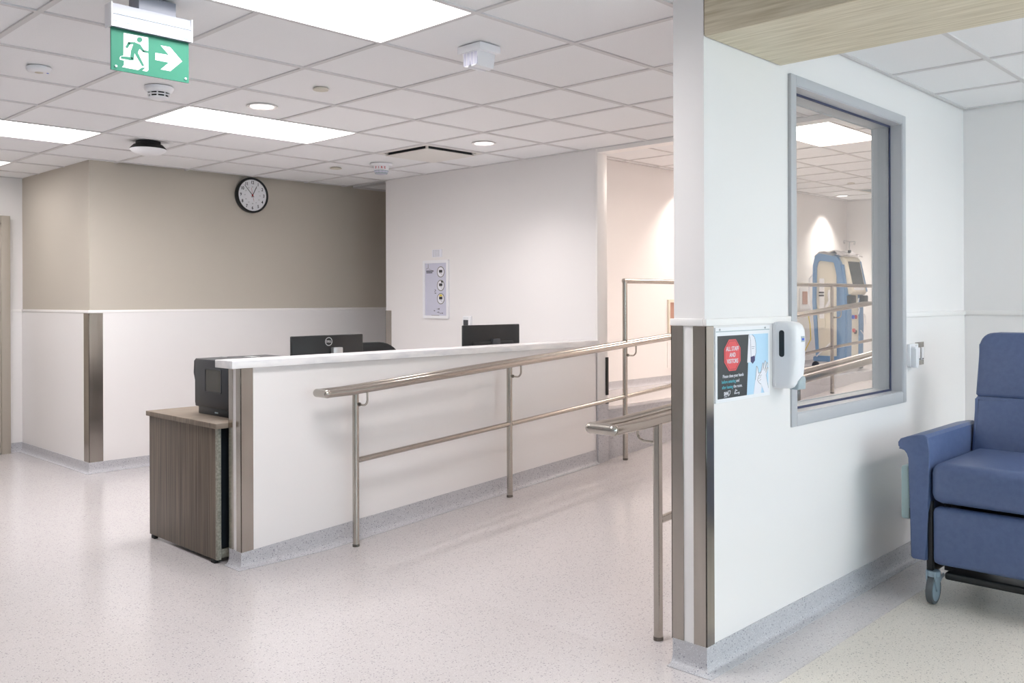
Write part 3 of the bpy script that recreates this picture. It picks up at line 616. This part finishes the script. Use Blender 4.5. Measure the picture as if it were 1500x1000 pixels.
# ------------------------------------------------------------------ monitors and office chair
def monitor(label, x, y, rot, w_, h, zt, logo):
    t = thing('computer_monitor', label, 'monitor', (x, y, .745), None, rot)
    zb = zt-.745-h
    finish('casing', B((-w_/2, w_/2, -.012, .012, zb, zb+h), bev=.006, seg=3), 'black_plastic', t, local=True)
    finish('rear_bulge', B((-w_*.36, w_*.36, -.028, -.011, zb+.03, zb+h*.62), bev=.008, seg=3), 'black_plastic', t, local=True)
    finish('screen', B((-w_/2+.012, w_/2-.012, .0118, .0128, zb+.014, zb+h-.012)), 'screen', t, local=True)
    sx = .05 if logo else .02
    finish('stand_neck', B((sx-.036, sx+.036, -.045, -.011, .01, zb+h*.76 if logo else zb+h*.68), bev=.006), 'silver' if logo else 'charcoal', t, local=True)
    finish('stand_foot', B((sx-.12, sx+.12, -.1, .1, 0, .014), bev=.005), 'silver' if logo else 'black_plastic', t, local=True)
    f2 = Fr((0, -.012, zb), (1, 0, 0), (0, -1, 0))
    if logo:
        finish('logo_ring', f2.ring(ell(-.0, h*.875, .027, .027), ell(-.0, h*.875, .0225, .0225), 0, .001), 'silver', t, local=True)
        finish('logo_text', f2.text('DELL', .018, -.0, h*.875, .0008, bold=.0006, xs=.95), 'silver', t, local=True)
    return t
monitor('black computer monitor with round maker badge and silver stand, seen from behind', 3.255, 4.74, math.radians(1), .535, .32, 1.182, True)
monitor('plain black computer monitor next to the wall thermostat, seen from behind', 4.815, 4.86, math.radians(-5), .555, .33, 1.210, False)
t = thing('office_chair', 'black office chair with rounded mesh back behind the desk', 'chair', (4.10, 5.42, 0), None, math.radians(-6))
bm = bmesh.new(); poly = rrect(-.24, .24, .56, 1.085, .16, 8)
prism(bm, poly, lambda u, v, w_: Vector((u, w_+.10*(u/.24)**2*-.6+.02, v)), -.02, .02, bev=.012); finish('backrest', bm, 'black_plastic', t, local=True)
bm = bmesh.new(); prism(bm, rrect(-.24, .24, -.48, 0, .08, 6), lambda u, v, w_: Vector((u, v, w_)), .44, .52, bev=.025); finish('seat', bm, 'black_matte', t, local=True)
bm = bmesh.new(); tube(bm, [(0, -.1, .45), (0, .05, .46), (0, .05, .64)], .025); finish('back_support', bm, 'black_plastic', t, local=True)
for s in (-1, 1):
    bm = bmesh.new(); tube(bm, [(s*.2, -.2, .45), (s*.29, -.2, .47), (s*.29, -.2, .66)], .016); box(bm, s*.29-.04, s*.29+.04, -.33, -.07, .66, .69, bev=.012); finish('armrest', bm, 'black_plastic', t, local=True)
bm = bmesh.new(); tube(bm, [(0, -.24, .09), (0, -.24, .45)], .028); finish('gas_lift', bm, 'steel_dark', t, local=True)
for k in range(5):
    a = k*2*PI/5; ca, sa = math.cos(a), math.sin(a)
    bm = bmesh.new(); tube(bm, [(0, -.24, .11), (ca*.29, sa*.29-.24, .075)], [.028, .018]); o_ = finish('base_spoke', bm, 'black_plastic', t, local=True)
    bm = bmesh.new(); lathe(bm, [(0, -.02), (.027, -.02), (.03, -.012), (.03, .012), (.027, .02), (0, .02)], (ca*.29, sa*.29-.24, .03), 'x', 18); tube(bm, [(ca*.29, sa*.29-.24, .05), (ca*.29, sa*.29-.24, .085)], .008, 8); finish('caster', bm, 'black_matte', o_, local=True)

# ------------------------------------------------------------------ ramp railings
RH = .895
def rz(x): return ramp(x)+RH
def railing(label, ypost, yhand, xend, posts, xstop, tall_from=None):
    t = thing('ramp_railing', label, 'railing', (posts[0], ypost, 0))
    r = .0215; xs = [xend, 2.95]+[3.4+.6*i for i in range(40) if 3.4+.6*i < xstop]+[xstop]
    s = 1 if yhand > ypost else -1
    bm = bmesh.new(); tube(bm, [(x, ypost, rz(x)) for x in xs], r, 16); finish('guard_tube', bm, 'rail_steel', t)
    bm = bmesh.new(); tube(bm, [(x, yhand, rz(x)) for x in xs], r, 16); finish('hand_rail', bm, 'rail_steel', t)
    bm = bmesh.new(); z = rz(xend); tube(bm, [(xend, ypost, z), (xend, yhand, z)], r*1.04, 16)
    for yy in (ypost, yhand): bmesh.ops.create_uvsphere(bm, u_segments=16, v_segments=10, radius=r*1.06, matrix=Matrix.Translation((xend, yy, z)))
    finish('end_return', bm, 'rail_steel', t)
    for k, x in enumerate(posts):
        tall = tall_from is not None and k >= tall_from
        bm = bmesh.new(); tube(bm, [(x, ypost, ramp(x)), (x, ypost, 1.54 if tall else rz(x)-r*.6)], .019, 16); p = finish('post', bm, 'rail_steel', t)
        z = rz(x)
        bm = bmesh.new(); d = yhand-ypost
        pts = [(x+.012, ypost+s*.018, z-.092), (x+.012, ypost+s*.03, z-.094)] + [tuple(q) for q in arc_pts((x+.012, ypost+d-s*.035, z-.059), .035, -PI/2, 0, 6, (0, s, 0), (0, 0, 1))] + [(x+.012, yhand, z-.02)]
        tube(bm, pts, .0058, 8); finish('bracket', bm, 'rail_steel', p)
        bm = bmesh.new(); tube(bm, [(x+.012, ypost+s*.014, z-.092), (x+.012, ypost+s*.024, z-.093)], .011, 10); finish('bracket_rose', bm, 'steel_dark', p)
        bm = bmesh.new(); tube(bm, [(x, ypost, ramp(x)-.002), (x, ypost, ramp(x)+.014)], .0205, 16); finish('foot_sleeve', bm, 'steel_dark', p)
    for a, b in zip(posts, posts[1:]+[xstop]):
        if b-a < .2: continue
        bm = bmesh.new(); tube(bm, [(a+.012, ypost, ramp(a)+.485), (b-.012, ypost, ramp(b)+.485)], .0165, 12); finish('middle_rail', bm, 'rail_steel', t)
    if tall_from is not None:
        bm = bmesh.new(); tube(bm, [(posts[tall_from]-.015, ypost, 1.54), (xstop, ypost, 1.54)], .0195, 14); finish('top_rail', bm, 'rail_steel', t)
    return t
railing('long stainless ramp railing running along the reception desk and curb', 4.17, 4.075, 2.795, [3.05, 4.30, 5.575, 6.8, 8.0, 9.2, 10.45], 10.47, 2)
railing('stainless ramp railing along the back of the window wall', 2.125, 2.235, 2.765, [3.06, 4.28, 5.5, 6.7, 7.9, 9.1, 10.3], 10.32)

# ------------------------------------------------------------------ window wall items (face Y = 1.815, viewer's right is +X)
FY = 1.815
sx0, sz0, SW, SH = 2.985, 1.004, .42, .268
fr = Fr((sx0, FY, sz0), (1, 0, 0), (0, -1, 0))
t = thing('hygiene_sign', 'hand cleaning sign with red stop octagon beside the dispenser', 'sign', (sx0+SW/2, FY, sz0))
finish('holder', fr.poly([[(0, 0), (SW, 0), (SW, SH+.018), (0, SH+.018)]], 0, .006), 'white_plastic', t)
finish('holder_lip', fr.poly([[(.004, SH+.001), (SW-.004, SH+.001), (SW-.004, SH+.004), (.004, SH+.004)]], .006, .0075), 'grey_plastic', t)
for u_ in (.03, SW-.04):
    bm = bmesh.new(); prism(bm, ell(u_, SH+.01, .004, .004, 10), fr.P, .006, .009); finish('screw', bm, 'silver', t)
m_ = .014
finish('blue_panel', fr.poly([[(.228, m_), (SW-m_, m_), (SW-m_, SH-m_), (.243, SH-m_)]], .006, .0066), 'poster_blue', t)
finish('black_panel', fr.poly([[(m_, m_), (.232, m_), (.252, SH-m_), (m_, SH-m_)]], .006, .0068), 'poster_black', t)
oc, ov = .122, .178
octp = lambda k, kv: [(oc+k*math.cos(PI/8+i*PI/4), ov+kv*math.sin(PI/8+i*PI/4)) for i in range(8)]
finish('octagon', fr.poly([octp(.066, .066)], .0068, .0074), 'poster_red', t)
finish('octagon_line', fr.ring(octp(.060, .060), octp(.0585, .0585), .0074, .0077), 'poster_red_dark', t)
for k, s_ in enumerate(('ALL STAFF', 'AND', 'VISITORS')): finish('heading', fr.text(s_, .0235, oc, ov+.024-.024*k, .0078, bold=.0003, xs=.88), 'paper', t)
finish('line', fr.text('Please clean your hands', .0178, .128, .098, .0072, bold=.0001, xs=.92), 'paper', t)
finish('line', fr.text('before entering', .0178, .145, .077, .0072, bold=.0001, xs=.92, align='RIGHT'), 'poster_cyan', t); finish('line', fr.text('and', .0178, .150, .077, .0072, bold=.0001, xs=.92, align='LEFT'), 'paper', t)
finish('line', fr.text('after leaving', .0178, .124, .056, .0072, bold=.0001, xs=.92, align='RIGHT'), 'poster_cyan', t); finish('line', fr.text('the room.', .0178, .129, .056, .0072, bold=.0001, xs=.92, align='LEFT'), 'paper', t)
finish('logo', fr.text('SHN', .019, .075, .031, .0072, bold=.0006, xs=.9), 'paper', t)
finish('logo_outline', fr.strokes([[(.088, .041), (.105, .041), (.105, .032), (.097, .025), (.088, .021)], [(.060, .020), (.080, .020)]], .0011, .0074), 'paper', t)
finish('logo_divider', fr.strokes([[(.122, .022), (.122, .044)]], .0004, .0074), 'grey_ink', t)
finish('script_mark', fr.strokes([[(.140, .036), (.146, .044), (.149, .040), (.143, .034), (.137, .032)], [(.150, .038), (.155, .040), (.157, .037)], [(.135, .027), (.142, .031), (.140, .026), (.148, .030), (.150, .026), (.157, .030), (.160, .027), (.166, .031), (.168, .027), (.174, .031), (.172, .024), (.168, .022)]], .0011, .0074), 'paper', t)
finish('drawn_dispenser', fr.poly([[(.236, .142), (.247, .252)] + [(.275, .252), (.293, .242), (.303, .22), (.305, .18), (.292, .150), (.262, .142)]], .0066, .0072), 'paper', t)
finish('drawn_spout', fr.poly([[(.262, .164), (.294, .168), (.296, .148), (.278, .136), (.262, .145)]], .0072, .0076), 'navy', t)
finish('drawn_line', fr.strokes([[(.275, .252), (.293, .242), (.303, .22), (.305, .18), (.292, .150)], [(.252, .25), (.262, .23), (.266, .15)], [(.270, .204), (.293, .204)], [(.272, .197), (.290, .197)]], .0006, .0076), 'navy', t)
hands = [[(.285, m_), (.345, m_), (.352, .045), (.372, .075), (.366, .09), (.345, .10), (.325, .095), (.318, .118), (.309, .125), (.306, .10), (.300, .07)], [(.345, .05), (.372, m_), (SW-m_, m_), (SW-m_, .03), (.394, .06), (.386, .085), (.404, .112), (.398, .115), (.382, .095), (.402, .128), (.396, .136), (.374, .102), (.386, .138), (.378, .143), (.360, .105), (.366, .132), (.359, .135), (.345, .098), (.325, .085), (.316, .068), (.33, .055)]]
finish('drawn_hand', fr.poly([hands[0]], .0066, .0071), 'paper', t); finish('drawn_hand', fr.poly([hands[1]], .0066, .0076), 'paper', t)
finish('hand_outline', fr.strokes([hands[1][3:]+[hands[1][0]], hands[0][5:], [(.33, .083), (.35, .087)], [(.325, .073), (.345, .08)], [(.33, .064), (.345, .07)]], .0006, .0079), 'grey_ink', t)

# soap dispenser
t = thing('soap_dispenser', 'white wall soap dispenser with dark level slot and grey push bar', 'dispenser', (3.49, FY, 1.03))
dx0, dx1, dz0, dz1 = 3.440, 3.546, 1.030, 1.305
def plan(dep, ins, rad=.034, n=7):
    rad = min(rad, dep-.008); x0_, x1_ = dx0+ins, dx1-ins; p = [(x1_, FY), (x1_, FY-dep+rad)]
    p += [(x1_-rad+rad*math.cos(PI/2*i/n), FY-dep+rad-rad*math.sin(PI/2*i/n)) for i in range(1, n+1)]
    p += [(x0_+rad-rad*math.sin(PI/2*i/n), FY-dep+rad-rad*math.cos(PI/2*i/n)) for i in range(0, n)]
    return p+[(x0_, FY-dep+rad), (x0_, FY)]
bm = bmesh.new(); rows = []
for z_, dep, ins in ((dz0, .070, .008), (dz0+.006, .082, .003), (dz0+.02, .09, .001), (dz0+.06, .098, 0), (dz0+.12, .104, 0), (dz0+.20, .105, 0), (dz0+.24, .102, 0), (dz0+.26, .094, .002), (dz0+.27, .082, .006), (dz1, .062, .016)):
    rows.append([bm.verts.new((x_, y_, z_)) for x_, y_ in plan(dep, ins)])
for a_, b_ in zip(rows, rows[1:]):
    for i in range(len(a_)): j = (i+1) % len(a_); bm.faces.new((a_[i], a_[j], b_[j], b_[i]))
bm.faces.new(rows[0][::-1]); bm.faces.new(rows[-1]); finish('cover', bm, 'white_plastic', t, angle=55)
finish('back_plate', B((dx0-.002, dx1+.002, FY-.014, FY, dz0+.006, dz1-.002), bev=.003), 'white_plastic', t)
bm = bmesh.new(); f2 = Fr((dx0, FY, 0), (0, -1, 0), (-1, 0, 0)); prism(bm, rrect(.030, .053, dz0+.130, dz0+.240, .011), f2.P, -.002, .0012); finish('level_slot', bm, 'charcoal_dark', t)
bm = bmesh.new(); prism(bm, [(dx0+.030, dz0-.004), (dx1-.010, dz0-.006), (dx1-.006, dz0+.036), (dx1-.018, dz0+.05), (dx1-.04, dz0+.048), (dx0+.040, dz0+.03)], lambda u, v, w_: Vector((u, w_, v)), FY-.099, FY-.06, bev=.004); finish('push_bar', bm, 'grey_plastic', t)
f2 = Fr((3.497, FY-.1035, 0), (1, 0, 0), (0, -1, 0)); finish('badge', f2.poly([[(-.012, 1.222), (.016, 1.222), (.016, 1.245), (-.012, 1.245)]], -.001, .0022), 'grey_plastic', t)
finish('badge_print', f2.poly([[(-.008, 1.228), (.013, 1.228), (.013, 1.237), (-.008, 1.237)]], .0022, .0027), 'blue', t)
# call station and steel outlet plate
t = thing('nurse_call_remote', 'white bedside call control with red and blue symbols on the wall', 'call control', (4.97, FY, 1.03))
finish('backplate', B((4.915, 5.035, FY-.018, FY, 1.035, 1.155), bev=.004), 'white_plastic', t)
bm = bmesh.new(); prism(bm, rrect(4.922, 4.965, 1.03, 1.145, .014), lambda u, v, w_: Vector((u, FY-w_, v)), .012, .045, bev=.008); finish('handset', bm, 'white_plastic', t)
f2 = Fr((4.995, FY-.018, 1.035), (1, 0, 0), (0, -1, 0))
for v_, c_, n_ in ((.098, 'ink', 8), (.064, 'red', 4), (.038, 'blue', 3), (.022, 'blue', 3)):
    finish('symbol', f2.poly([ell(0, v_, .014, .012 if n_ != 3 else .007, n_)], 0, .0012), c_, t)
t = thing('outlet_plate', 'stainless wall plate with two white switches near the window', 'outlet', (5.09, FY, 1.03))
finish('plate', B((5.03, 5.145, FY-.006, FY, 1.036, 1.160), bev=.001), 'steel', t)
for u_ in (5.046, 5.100):
    o_ = finish('switch', B((u_, u_+.033, FY-.012, FY-.005, 1.062, 1.132), bev=.002), 'white_plastic', t)
    finish('indicator', B((u_+.008, u_+.024, FY-.0135, FY-.011, 1.066, 1.072)), 'ink', o_)

# ------------------------------------------------------------------ recliner
t = thing('recliner_chair', 'blue vinyl treatment recliner on grey casters by the window', 'chair', (4.75, 1.195, 0))
CY = 1.195
def cush(name, b, bev, m_='chair_vinyl', parent=None, mod=None):
    bm = B(b, bev=bev, seg=5)
    if mod:
        for v in bm.verts: v.co = mod(v.co)
    return finish(name, bm, m_, parent or t, angle=60)
HW = .285
cush('seat_cushion', (4.275, 4.95, CY-HW, CY+HW, .465, .645), .045, mod=lambda c: Vector((c.x, c.y, c.z+(.018*(1-((c.y-CY)/HW)**2) if c.z > .56 else 0))))
cush('leg_rest', (4.285, 4.36, CY-HW+.006, CY+HW-.006, .185, .448), .026)
ang = math.radians(17)
def rec(c):
    d = c.z-.56; return Vector((c.x+d*math.tan(ang)*.9, c.y, c.z))
def pad(name, z0, z1, rt, x0, x1):
    bm = bmesh.new(); h = HW
    pl_ = [(-h+.012, z0), (h-.012, z0), (h, z0+.012)]+[(h-rt+rt*math.cos(PI/2*i/6), z1-rt+rt*math.sin(PI/2*i/6)) for i in range(7)]+[(-h+rt-rt*math.sin(PI/2*i/6), z1-rt+rt*math.cos(PI/2*i/6)) for i in range(7)]+[(-h, z0+.012)]
    prism(bm, pl_, lambda u, v, w_: Vector((w_, CY+u, v)), x0, x1, bev=.018, seg=4)
    for v in bm.verts: v.co = rec(v.co)
    return finish(name, bm, 'chair_vinyl', t, angle=60)
pad('backrest', .55, .902, .012, 4.83, 4.96)
pad('headrest', .900, 1.222, .06, 4.824, 4.967)
cush('back_shell', (4.955, 4.985, CY-HW+.02, CY+HW-.02, .5, 1.18), .006, 'charcoal', mod=rec)
for s in (-1, 1):
    bm = bmesh.new(); f = lambda u, v, w_, s=s: Vector((w_, CY+s*u, v))
    pr = [(.302, .20), (.312, .195), (.365, .195), (.375, .205), (.375, .66), (.383, .685), (.40, .692), (.418, .696), (.43, .71), (.431, .728), (.42, .745), (.39, .757), (.33, .772), (.31, .772), (.295, .76), (.290, .70), (.290, .46), (.302, .40)]
    prism(bm, pr, f, 4.285, 4.98, bev=.008, seg=3)
    finish('arm', bm, 'chair_vinyl', t, angle=35)
    bm = bmesh.new(); tube(bm, [tuple(Vector((4.2865, CY+s*u, v))) for u, v in ((.425, .700), (.40, .697), (.385, .70))], .002, 6); 
    finish('piping', bm, 'chair_vinyl', t)
    finish('side_frame', B((4.30, 4.325, CY+s*.295-.014, CY+s*.295+.014, .13, .47), (4.31, 5.0, CY+s*.30-.012, CY+s*.30+.012, .135, .175), bev=.003), 'black_plastic', t)
    for xw in (4.312, 4.97):
        yw = CY+s*.283
        bm = bmesh.new(); lathe(bm, [(0, -.013), (.044, -.013), (.044, -.011), (.05, -.013), (.062, -.012), (.064, -.008), (.064, .008), (.062, .012), (.05, .013), (.044, .011), (.044, .013), (0, .013)], (xw, yw, .064), 'y', 28); wob = finish('caster_wheel', bm, 'caster_grey', t)
        bm = bmesh.new(); lathe(bm, [(.052, -.0142), (.0635, -.013), (.0655, -.008), (.0655, .008), (.0635, .013), (.052, .0142)], (xw, yw, .0655), 'y', 28); finish('tyre', bm, 'rubber', wob)
        bm = bmesh.new(); prism(bm, [(-.03, .15), (.03, .15), (.034, .128), (.075, .122), (.08, .128), (.085, .112), (.05, .108), (.022, .09), (.008, .055), (-.008, .06), (-.028, .11), (-.034, .13)], lambda u, v, w_: Vector((xw+u, yw+w_, v)), -.022, -.015)
        prism(bm, [(-.03, .15), (.03, .15), (.034, .128), (.022, .09), (.008, .055), (-.008, .06), (-.028, .11), (-.034, .13)], lambda u, v, w_: Vector((xw+u, yw+w_, v)), .015, .022)
        tube(bm, [(xw, yw, .128), (xw, yw, .152)], .031, 18); finish('caster_fork', bm, 'caster_grey', wob)
bm = bmesh.new(); box(bm, 4.325, 4.60, CY-.24, CY+.24, .115, .150, bev=.012, seg=3); finish('foot_tray', bm, 'black_plastic', t)
finish('under_frame', B((4.36, 4.95, CY-.25, CY-.22, .15, .46), (4.36, 4.95, CY+.22, CY+.25, .15, .46), (4.5, 4.53, CY-.27, CY+.27, .40, .46)), 'black_matte', t)
o_ = cush('side_table', (4.40, 4.86, CY+.418, CY+.462, .345, .60), .014, 'mint')
finish('table_bracket', B((4.392, 4.84, CY+.378, CY+.419, .352, .405), (4.392, 4.84, CY+.378, CY+.419, .525, .592), (4.405, 4.84, CY+.378, CY+.405, .39, .53), bev=.004), 'black_plastic', o_)

# ------------------------------------------------------------------ upper room: supply box, outlet, dialysis machine
UY = 5.824
t = thing('supply_box', 'beige recessed water supply box with taps on the upper wall', 'supply box', (8.78, UY, .98))
fr = Fr((8.585, UY, .985), (1, 0, 0), (0, -1, 0))
finish('frame', fr.ring(rrect(0, .40, 0, .41, .004), rrect(.03, .37, .03, .375, .004), -.001, .02), 'cream', t)
finish('back_plate', fr.poly([[(.02, .02), (.38, .02), (.38, .39), (.02, .39)]], 0, .004), 'pinkish', t)
for u_, v_ in ((.07, .14), (.16, .20), (.25, .14)):
    bm = bmesh.new(); tube(bm, [fr.P(u_, v_, .003), fr.P(u_, v_, .04), fr.P(u_, v_-.02, .05)], .012, 10); o_ = finish('tap', bm, 'steel_dark', t)
    bm = bmesh.new(); tube(bm, [fr.P(u_-.02, v_+.012, .03), fr.P(u_+.02, v_+.012, .03)], .006, 8); finish('tap_handle', bm, 'black_plastic', o_)
t = thing('access_panel', 'white flush access panel below the beige supply box', 'wall panel', (8.78, UY, .62))
fr = Fr((8.58, UY, .62), (1, 0, 0), (0, -1, 0))
finish('panel_frame', fr.ring(rrect(0, .4, 0, .29, .004), rrect(.012, .388, .012, .278, .003), 0, .006), 'white_trim', t); finish('panel_door', fr.poly([rrect(.014, .386, .014, .276, .003)], 0, .004), 'white_panel', t)
t = thing('bedside_outlet', 'white wall plate with reddish insert behind the dialysis machine', 'outlet', (11.97, UY, 1.26))
fr = Fr((11.82, UY, 1.25), (1, 0, 0), (0, -1, 0))
finish('plate', fr.poly([rrect(0, .30, 0, .30, .01)], 0, .008), 'white_plastic', t); finish('insert', fr.poly([rrect(.07, .22, .07, .25, .004)], .008, .012), 'pinkish', t)

FZ = .45; mx0, mx1, my0, my1 = 11.62, 12.16, 5.06, 5.54
t = thing('dialysis_machine', 'blue and cream dialysis machine with tilted screen in the upper room', 'medical machine', ((mx0+mx1)/2, (my0+my1)/2, FZ))
sd = Fr((mx0+.02, my1, FZ), (0, -1, 0), (-1, 0, 0)); ft = Fr((mx0, my0, FZ), (1, 0, 0), (0, -1, 0)); D, Wm = my1-my0, mx1-mx0
outl = [(.05, .16), (D-.04, .16), (D-.02, .6), (D-.03, 1.05), (D-.09, 1.42), (D-.13, 1.50), (.10, 1.56), (.04, 1.52), (.01, 1.40), (.0, .9)]
inn = [(.085, .18), (D-.11, .18), (D-.09, .6), (D-.10, 1.05), (D-.16, 1.36), (D-.18, 1.43), (.11, 1.46), (.08, 1.44), (.06, 1.36), (.05, .9)]
bm = bmesh.new(); prism(bm, inn, sd.P, -(Wm-.05), .0); finish('body', bm, 'cream', t)
finish('side_frame', sd.ring(outl, inn, -.04, .025), 'machine_blue', t)
finish('side_frame', sd.ring(outl, inn, -(Wm-.01), -(Wm-.06)), 'machine_blue', t)
# front: blue cheeks with a cream centre
for a_, b_ in ((.01, .15), (Wm-.13, Wm-.01)):
    bm = bmesh.new(); prism(bm, [(.055, .16), (.05, .6), (.06, 1.02), (.11, 1.40), (.2, 1.40), (.2, .16)], lambda u, v, w_: Vector((mx0+w_, my0-.05+u, FZ+v)), a_, b_, bev=.01); finish('front_cheek', bm, 'machine_blue', t)
bm = bmesh.new(); prism(bm, [(.075, .18), (.07, .6), (.08, 1.02), (.2, 1.02), (.2, .18)], lambda u, v, w_: Vector((mx0+w_, my0-.05+u, FZ+v)), .15, Wm-.13); finish('front_centre', bm, 'cream', t)
bm = bmesh.new(); prism(bm, [(.0, 1.04), (.09, 1.47), (.13, 1.51), (.22, 1.50), (.22, 1.0), (.03, 1.0)], lambda u, v, w_: Vector((mx0+w_, my0-.05+u, FZ+v)), .06, Wm-.01, bev=.012); hd = finish('screen_head', bm, 'cream', t)
tn = Vector((0, -.43, .09)).normalized(); tu = Vector((0, .09, .43)).normalized()
sc_ = Fr((mx0, my0-.05, FZ+1.04), (1, 0, 0), tn, tu)
finish('screen', sc_.poly([rrect(.11, Wm-.07, .09, .41, .008)], 0, .004), 'screen', hd)
finish('head_trim', sc_.poly([[(Wm-.045, .0), (Wm-.01, .0), (Wm-.012, .42), (Wm-.045, .42)]], 0, .006), 'machine_blue', hd)
finish('control_strip', sc_.poly([rrect(.12, Wm-.10, .02, .075, .01)], 0, .005), 'white_plastic', hd)
for a_, b_ in ((.02, .18), (Wm-.12, Wm+.03)):
    bm = bmesh.new(); box(bm, mx0+a_, mx0+b_, my0-.05, my0+.03, FZ+.86, FZ+.99, bev=.012); finish('blood_pump', bm, 'charcoal', t)
for k, (u_, v_, c_) in enumerate(((.22, .70, 'blue'), (.30, .70, 'red'), (.24, .52, 'red'), (.29, .50, 'ink'))):
    bm = bmesh.new(); prism(bm, ell(u_, v_, .026, .026, 16), ft.P, -.03, .0); finish('port', bm, c_, t)
for pts, r_ in (([(.30, .95), (.24, .88), (.27, .8), (.22, .74)], .007), ([(.36, .52), (.44, .46), (.42, .36), (.34, .38)], .006), ([(.45, .75), (.5, .70), (.47, .6)], .006)):
    bm = bmesh.new(); tube(bm, [ft.P(u, v, .03+.01*i) for i, (u, v) in enumerate(pts)], r_, 8); finish('tubing', bm, 'white_plastic', t)
# side fittings
bm = bmesh.new(); prism(bm, rrect(.10, .16, .66, 1.22, .006), sd.P, 0, .02); finish('side_column', bm, 'white_plastic', t)
for v_ in (1.02, .98): finish('clip', sd.poly([rrect(.095, .165, v_, v_+.02, .003)], .02, .03), 'charcoal', t)
finish('power_unit', sd.poly([rrect(.085, .18, .56, .68, .006)], 0, .03), 'cream', t)
bm = bmesh.new(); tube(bm, [sd.P(.24, 1.06, .02), sd.P(.25, 1.0, .05), sd.P(.26, .92, .05), sd.P(.22, .86, .04), sd.P(.19, .84, .03)], [.014, .022, .018, .022, .012], 12); finish('connector', bm, 'white_plastic', t)
bm = bmesh.new(); tube(bm, arc_pts(sd.P(.18, .86, .04), .09, PI, 2*PI, 12, (0, -1, 0), (0, 0, 1)), .011, 10); finish('hose', bm, 'cream', t)
bm = bmesh.new(); tube(bm, [sd.P(-.02, 1.28, -.05), sd.P(-.06, 1.22, -.02), sd.P(-.065, .9, 0), sd.P(-.03, .78, 0)], .009, 8); finish('handle_bar', bm, 'white_plastic', t)
bm = bmesh.new(); tube(bm, [sd.P(.30, .40, .02), sd.P(.07, .17, .05)], .009, 8); finish('drain_hose', bm, 'white_plastic', t)
bm = bmesh.new(); tube(bm, [sd.P(-.02, .78, .02), sd.P(-.05, .70, .03), sd.P(-.03, .60, .03), sd.P(-.01, .40, .05), sd.P(-.10, .22, .06)], .006, 8); finish('power_cable', bm, 'yellow', t)
bm = bmesh.new(); tube(bm, [(mx0+.36, my0+.12, FZ+1.48), (mx0+.36, my0+.12, FZ+1.72)], .008, 10); iv = finish('iv_pole', bm, 'silver', t)
bm = bmesh.new(); lathe(bm, [(0, -.02), (.02, -.018), (.022, .018), (0, .02)], (mx0+.36, my0+.12, FZ+1.585)); finish('pole_knob', bm, 'black_plastic', iv)
for s in (-1, 1):
    bm = bmesh.new(); c_ = Vector((mx0+.36, my0+.12, FZ+1.715)); tube(bm, [c_, c_+Vector((s*.16, 0, .012))]+[tuple(q) for q in arc_pts(c_+Vector((s*.16, 0, -.008)), .02, PI/2, -PI, 10, (s, 0, 0), (0, 0, 1))], .005, 8); finish('iv_hook', bm, 'silver', iv)
bm = bmesh.new(); box(bm, mx0+.0, mx1-.02, my0-.01, my1+.0, FZ+.10, FZ+.17, bev=.02); finish('base', bm, 'machine_blue', t)
for x_ in (mx0+.03, mx1-.05):
    for y_ in (my0+.03, my1-.03):
        bm = bmesh.new(); lathe(bm, [(0, -.018), (.045, -.018), (.05, -.01), (.05, .01), (.045, .018), (0, .018)], (x_, y_, FZ+.05), 'x', 20); tube(bm, [(x_, y_, FZ+.06), (x_, y_, FZ+.12)], .014, 8); finish('caster', bm, 'black_plastic', t)
bm = bmesh.new()
for i in range(9):
    for j in range(7): bm.verts.new((mx0-.01+(Wm+.02)*i/8, my0+.02+(D-.05)*j/6, FZ+1.51+.075*(1 if 1 < j < 6 else .3)+random.uniform(-.014, .02)))
bm.verts.ensure_lookup_table()
for i in range(8):
    for j in range(6): bm.faces.new([bm.verts[k] for k in (i*7+j, (i+1)*7+j, (i+1)*7+j+1, i*7+j+1)])
r_ = bmesh.ops.extrude_face_region(bm, geom=bm.faces[:]); bmesh.ops.translate(bm, vec=(0, 0, -.012), verts=[v for v in r_['geom'] if isinstance(v, bmesh.types.BMVert)])
finish('dust_cover', bm, 'plastic_sheet', t)
